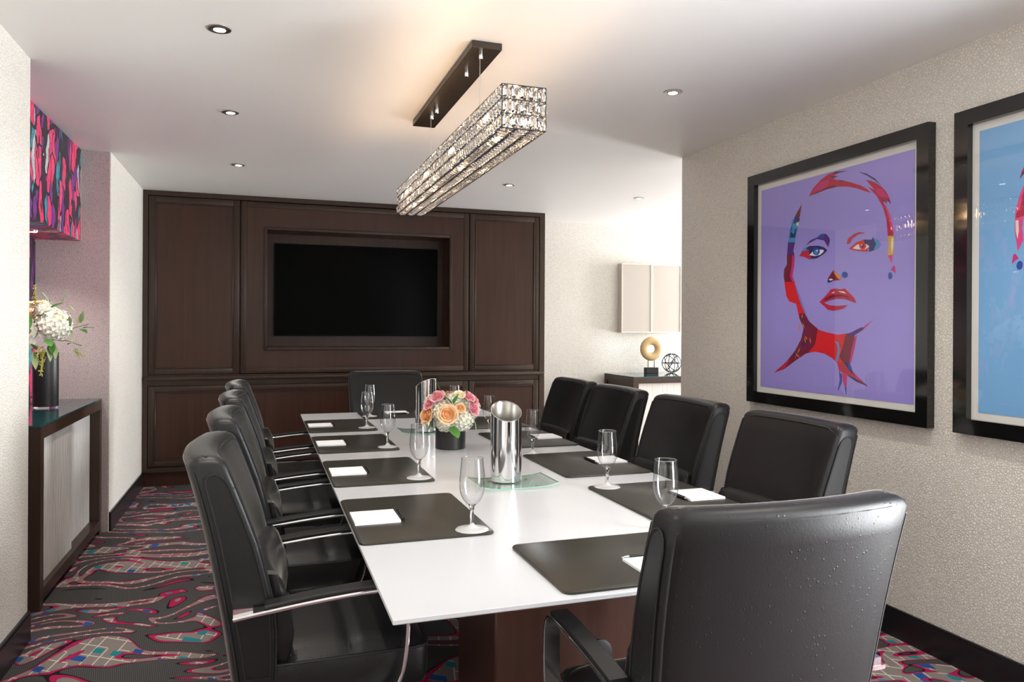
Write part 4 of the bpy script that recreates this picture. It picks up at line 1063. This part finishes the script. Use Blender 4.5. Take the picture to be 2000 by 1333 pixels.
# ------------------------------------------------------------------ chandelier
CY0, CY1, CW, CH = 2.452, 4.535, .0815, .152
cd = thing('crystal_chandelier', 'long rectangular crystal pendant lamp over the conference table', 'chandelier', (.869, (CY0 + CY1) / 2, 2.100))
hl = (CY1 - CY0) / 2
def crystal_mesh(w_, h_):
    g = G(); c = .30; d = .0085
    def oc(s_, y): 
        a, b = w_ / 2 * s_, h_ / 2 * s_; cw, chh = a * c * 1.5, b * c
        return [(a - cw, y, -b), (a, y, -b + chh), (a, y, b - chh), (a - cw, y, b), (-a + cw, y, b), (-a, y, b - chh), (-a, y, -b + chh), (-a + cw, y, -b)]
    front = oc(.45, -d); gir = oc(1.0, 0.0); 
    v = front + gir + [(0, d, h_ * .14), (0, d, -h_ * .14)]
    f = [list(range(8))] + [(i, (i + 1) % 8, 8 + (i + 1) % 8, 8 + i) for i in range(8)]
    up, dn = 16, 17
    for i in range(8):
        a, b = 8 + i, 8 + (i + 1) % 8
        zc = (gir[i][2] + gir[(i + 1) % 8][2]) / 2
        if abs(zc) < 1e-6: f.append((a, b, up, dn) if gir[i][0] > 0 else (a, b, dn, up))
        else: f.append((a, b, up if zc > 0 else dn))
    me = g.add(v, f)
    return me
NB = 64; pit = 2 * hl / NB
cg_side = crystal_mesh(pit * .97, CH / 3 * .97); cg_bot = crystal_mesh(pit * .97, 2 * CW / 3 * .97); cg_end = crystal_mesh(2 * CW / 5 * .97, CH / 3 * .97)
me_side, me_bot, me_end = cg_side.mesh('crystal', 'crystal'), cg_bot.mesh('crystal', 'crystal'), cg_end.mesh('crystal', 'crystal')
stuff = G()
def put_st(gm, mt):
    stuff.add([mt @ Vector(p) for p in gm.v], gm.f)
jit = random.Random(4)
def J(): return jit.uniform(-.10, .10)
cnt = 0
for r_ in range(3):
    z = CH * (r_ + .5) / 3
    for i in range(NB):
        y = -hl + pit * (i + .5)
        link('crystal', me_side, cd, (-CW, y, z), (J(), 0, -PI / 2 + J() * .6)); cnt += 1
        put_st(cg_side, Matrix.Translation((CW, y, z)) @ Matrix.Rotation(PI / 2 + J() * .6, 4, 'Z'))
    for i in range(5):
        x = -CW + 2 * CW * (i + .5) / 5
        link('crystal', me_end, cd, (x, -hl, z), (J(), 0, J())); cnt += 1
        put_st(cg_end, Matrix.Translation((x, hl, z)) @ Matrix.Rotation(PI, 4, 'Z'))
order = [(i, r_) for i in range(NB) for r_ in range(3)]
for i, r_ in order:
    y = -hl + pit * (i + .5); x = -CW + 2 * CW * (r_ + .5) / 3
    mt = Matrix.Translation((x, y, .002)) @ Matrix.Rotation(PI / 2, 4, 'Z') @ Matrix.Rotation(PI / 2, 4, 'X')
    if cnt < 300:
        o = link('crystal', me_bot, cd); o.rotation_euler = (mt @ Matrix.Rotation(J() * .5, 4, 'Z')).to_euler(); o.location = (x, y, .002); cnt += 1
    else: put_st(cg_bot, mt)
so_ = stuff.obj('crystal_field', 'crystal', cd); so_['kind'] = 'stuff'
g = G()
b_ = .0016
for z in (0, CH / 3, 2 * CH / 3, CH):
    for s_ in (-1, 1):
        g.box(s_ * CW - b_, -hl, z - b_, s_ * CW + b_, hl, z + b_); g.box(-CW, s_ * hl - b_, z - b_, CW, s_ * hl + b_, z + b_)
for x in (-CW / 3, CW / 3): g.box(x - b_, -hl, -b_, x + b_, hl, b_)
for sx in (-1, 1):
    for sy in (-1, 1): g.box(sx * CW - b_, sy * hl - b_, 0, sx * CW + b_, sy * hl + b_, CH)
for y in (-.55, .55): g.box(-CW, y - .006, CH - .004, CW, y + .006, CH)
g.box(-.006, -hl, CH - .006, .006, hl, CH)
g.obj('frame', 'wire', cd)
cp_z = CE - 2.100
G().rbox(-.064 + .009, -.558, cp_z - .030, .064 + .009, .712, cp_z - .001, .002, 1).obj('canopy', 'canopy', cd)
for y in (-.50, .45): G().tube([(-.006, y, CH), (-.006, y, cp_z - .03)], .0013, 5).obj('cable', 'nickel', cd)
for y in (-.50, -.27, .33, .45): G().lathe([(.009, 0), (.009, -.022), (.006, -.026)], 14, (-.002, y, cp_z - .030)).obj('cable_knob', 'chrome', cd, 40)
for i in range(9):
    y = -hl + 2 * hl * (i + .5) / 9
    G().lathe([(.004, -.004), (.010, .004), (.012, .014), (.009, .026), (.005, .034)], 10, (0, y, .070)).obj('bulb', 'bulb', cd, 60)
    G().lathe([(.006, .034), (.006, .080)], 8, (0, y, .070)).obj('lamp_holder', 'wire', cd)
for y in (-.80, -.27, .27, .80):
    d = bpy.data.lights.new('bulb_light', 'POINT'); d.energy = 2.0; d.color = (1.0, .62, .32); d.shadow_soft_size = .03
    o = bpy.data.objects.new('bulb_light', d); C.objects.link(o); o.location = (.869, (CY0 + CY1) / 2 + y, 2.100 + .10)

# ------------------------------------------------------------------ recessed downlights
def make_dl():
    t = thing('recessed_downlight', 'x', 'downlight', (0, 0, CE), 0, 'recessed ceiling downlights')
    G().lathe([(.047, -.0005), (.047, -.003), (.044, -.0045), (.030, -.0035), (.029, -.0005)], 32).obj('trim_ring', 'nickel', t, 40)
    G().lathe([(.029, -.0036), (.024, -.0040), (.0235, -.0042)], 28).obj('baffle', 'plastic', t, 40)
    G().lathe([(.0235, -.0044), (.0225, -.0052)], 24, (.003, .004, 0)).obj('lens', 'lamp_glow', t, 40)
    return t
dls = [((-.168, 3.166), 'round recessed downlight nearest camera at top left'), ((-.172, 4.376), 'middle recessed downlight of the left row'), ((-.170, 5.775), 'farthest recessed downlight of the left row, above the cabinet'),
       ((1.940, 3.251), 'round recessed downlight nearest the portrait wall'), ((1.930, 5.803), 'recessed downlight just right of the chandelier, above the cabinet'), ((3.227, 5.981), 'small recessed downlight in the side recess ceiling')]
dls += [((-.170, 1.95), 'added unseen downlight overhead, left of the camera view'), ((1.935, 1.95), 'added unseen downlight overhead, right of the camera view')]  # two out-of-view downlights, added for extra light on the near walls
dl0 = make_dl()
for i, (xy, lb) in enumerate(dls):
    if i == 0: dl0.location = (*xy, CE); dl0['label'] = lb
    else: dup(dl0, (*xy, CE), None, lb)
    d = bpy.data.lights.new('downlight_beam', 'SPOT'); d.energy = 28; d.color = (1.0, .93, .83); d.spot_size = math.radians(105); d.spot_blend = .7; d.shadow_soft_size = .03
    o = bpy.data.objects.new('downlight_beam', d); C.objects.link(o); o.location = (*xy, CE - .012)

# puck lamps under the patterned soffit, washing the flowers and console
for k, (y, lb) in enumerate(((4.42, 'small puck lamp under the soffit, nearer camera'), (5.12, 'small puck lamp under the soffit above the tall bouquet'))):
    t = thing('puck_lamp', lb, 'puck lamp', (-1.30, y, 1.9718), 0, 'puck lamps under the soffit')
    G().lathe([(.030, 0), (.030, -.008), (.026, -.010)], 20).obj('housing', 'nickel', t, 40)
    G().lathe([(.022, -.0102), (.021, -.0112)], 18).obj('lens', 'lamp_glow', t, 40)
    d = bpy.data.lights.new('puck_beam', 'SPOT'); d.energy = 16; d.color = (1.0, .94, .86); d.spot_size = math.radians(130); d.spot_blend = .8; d.shadow_soft_size = .02
    o = bpy.data.objects.new('puck_beam', d); C.objects.link(o); o.location = (-1.26, y, 1.955); o.rotation_euler = (0, .12, 0)
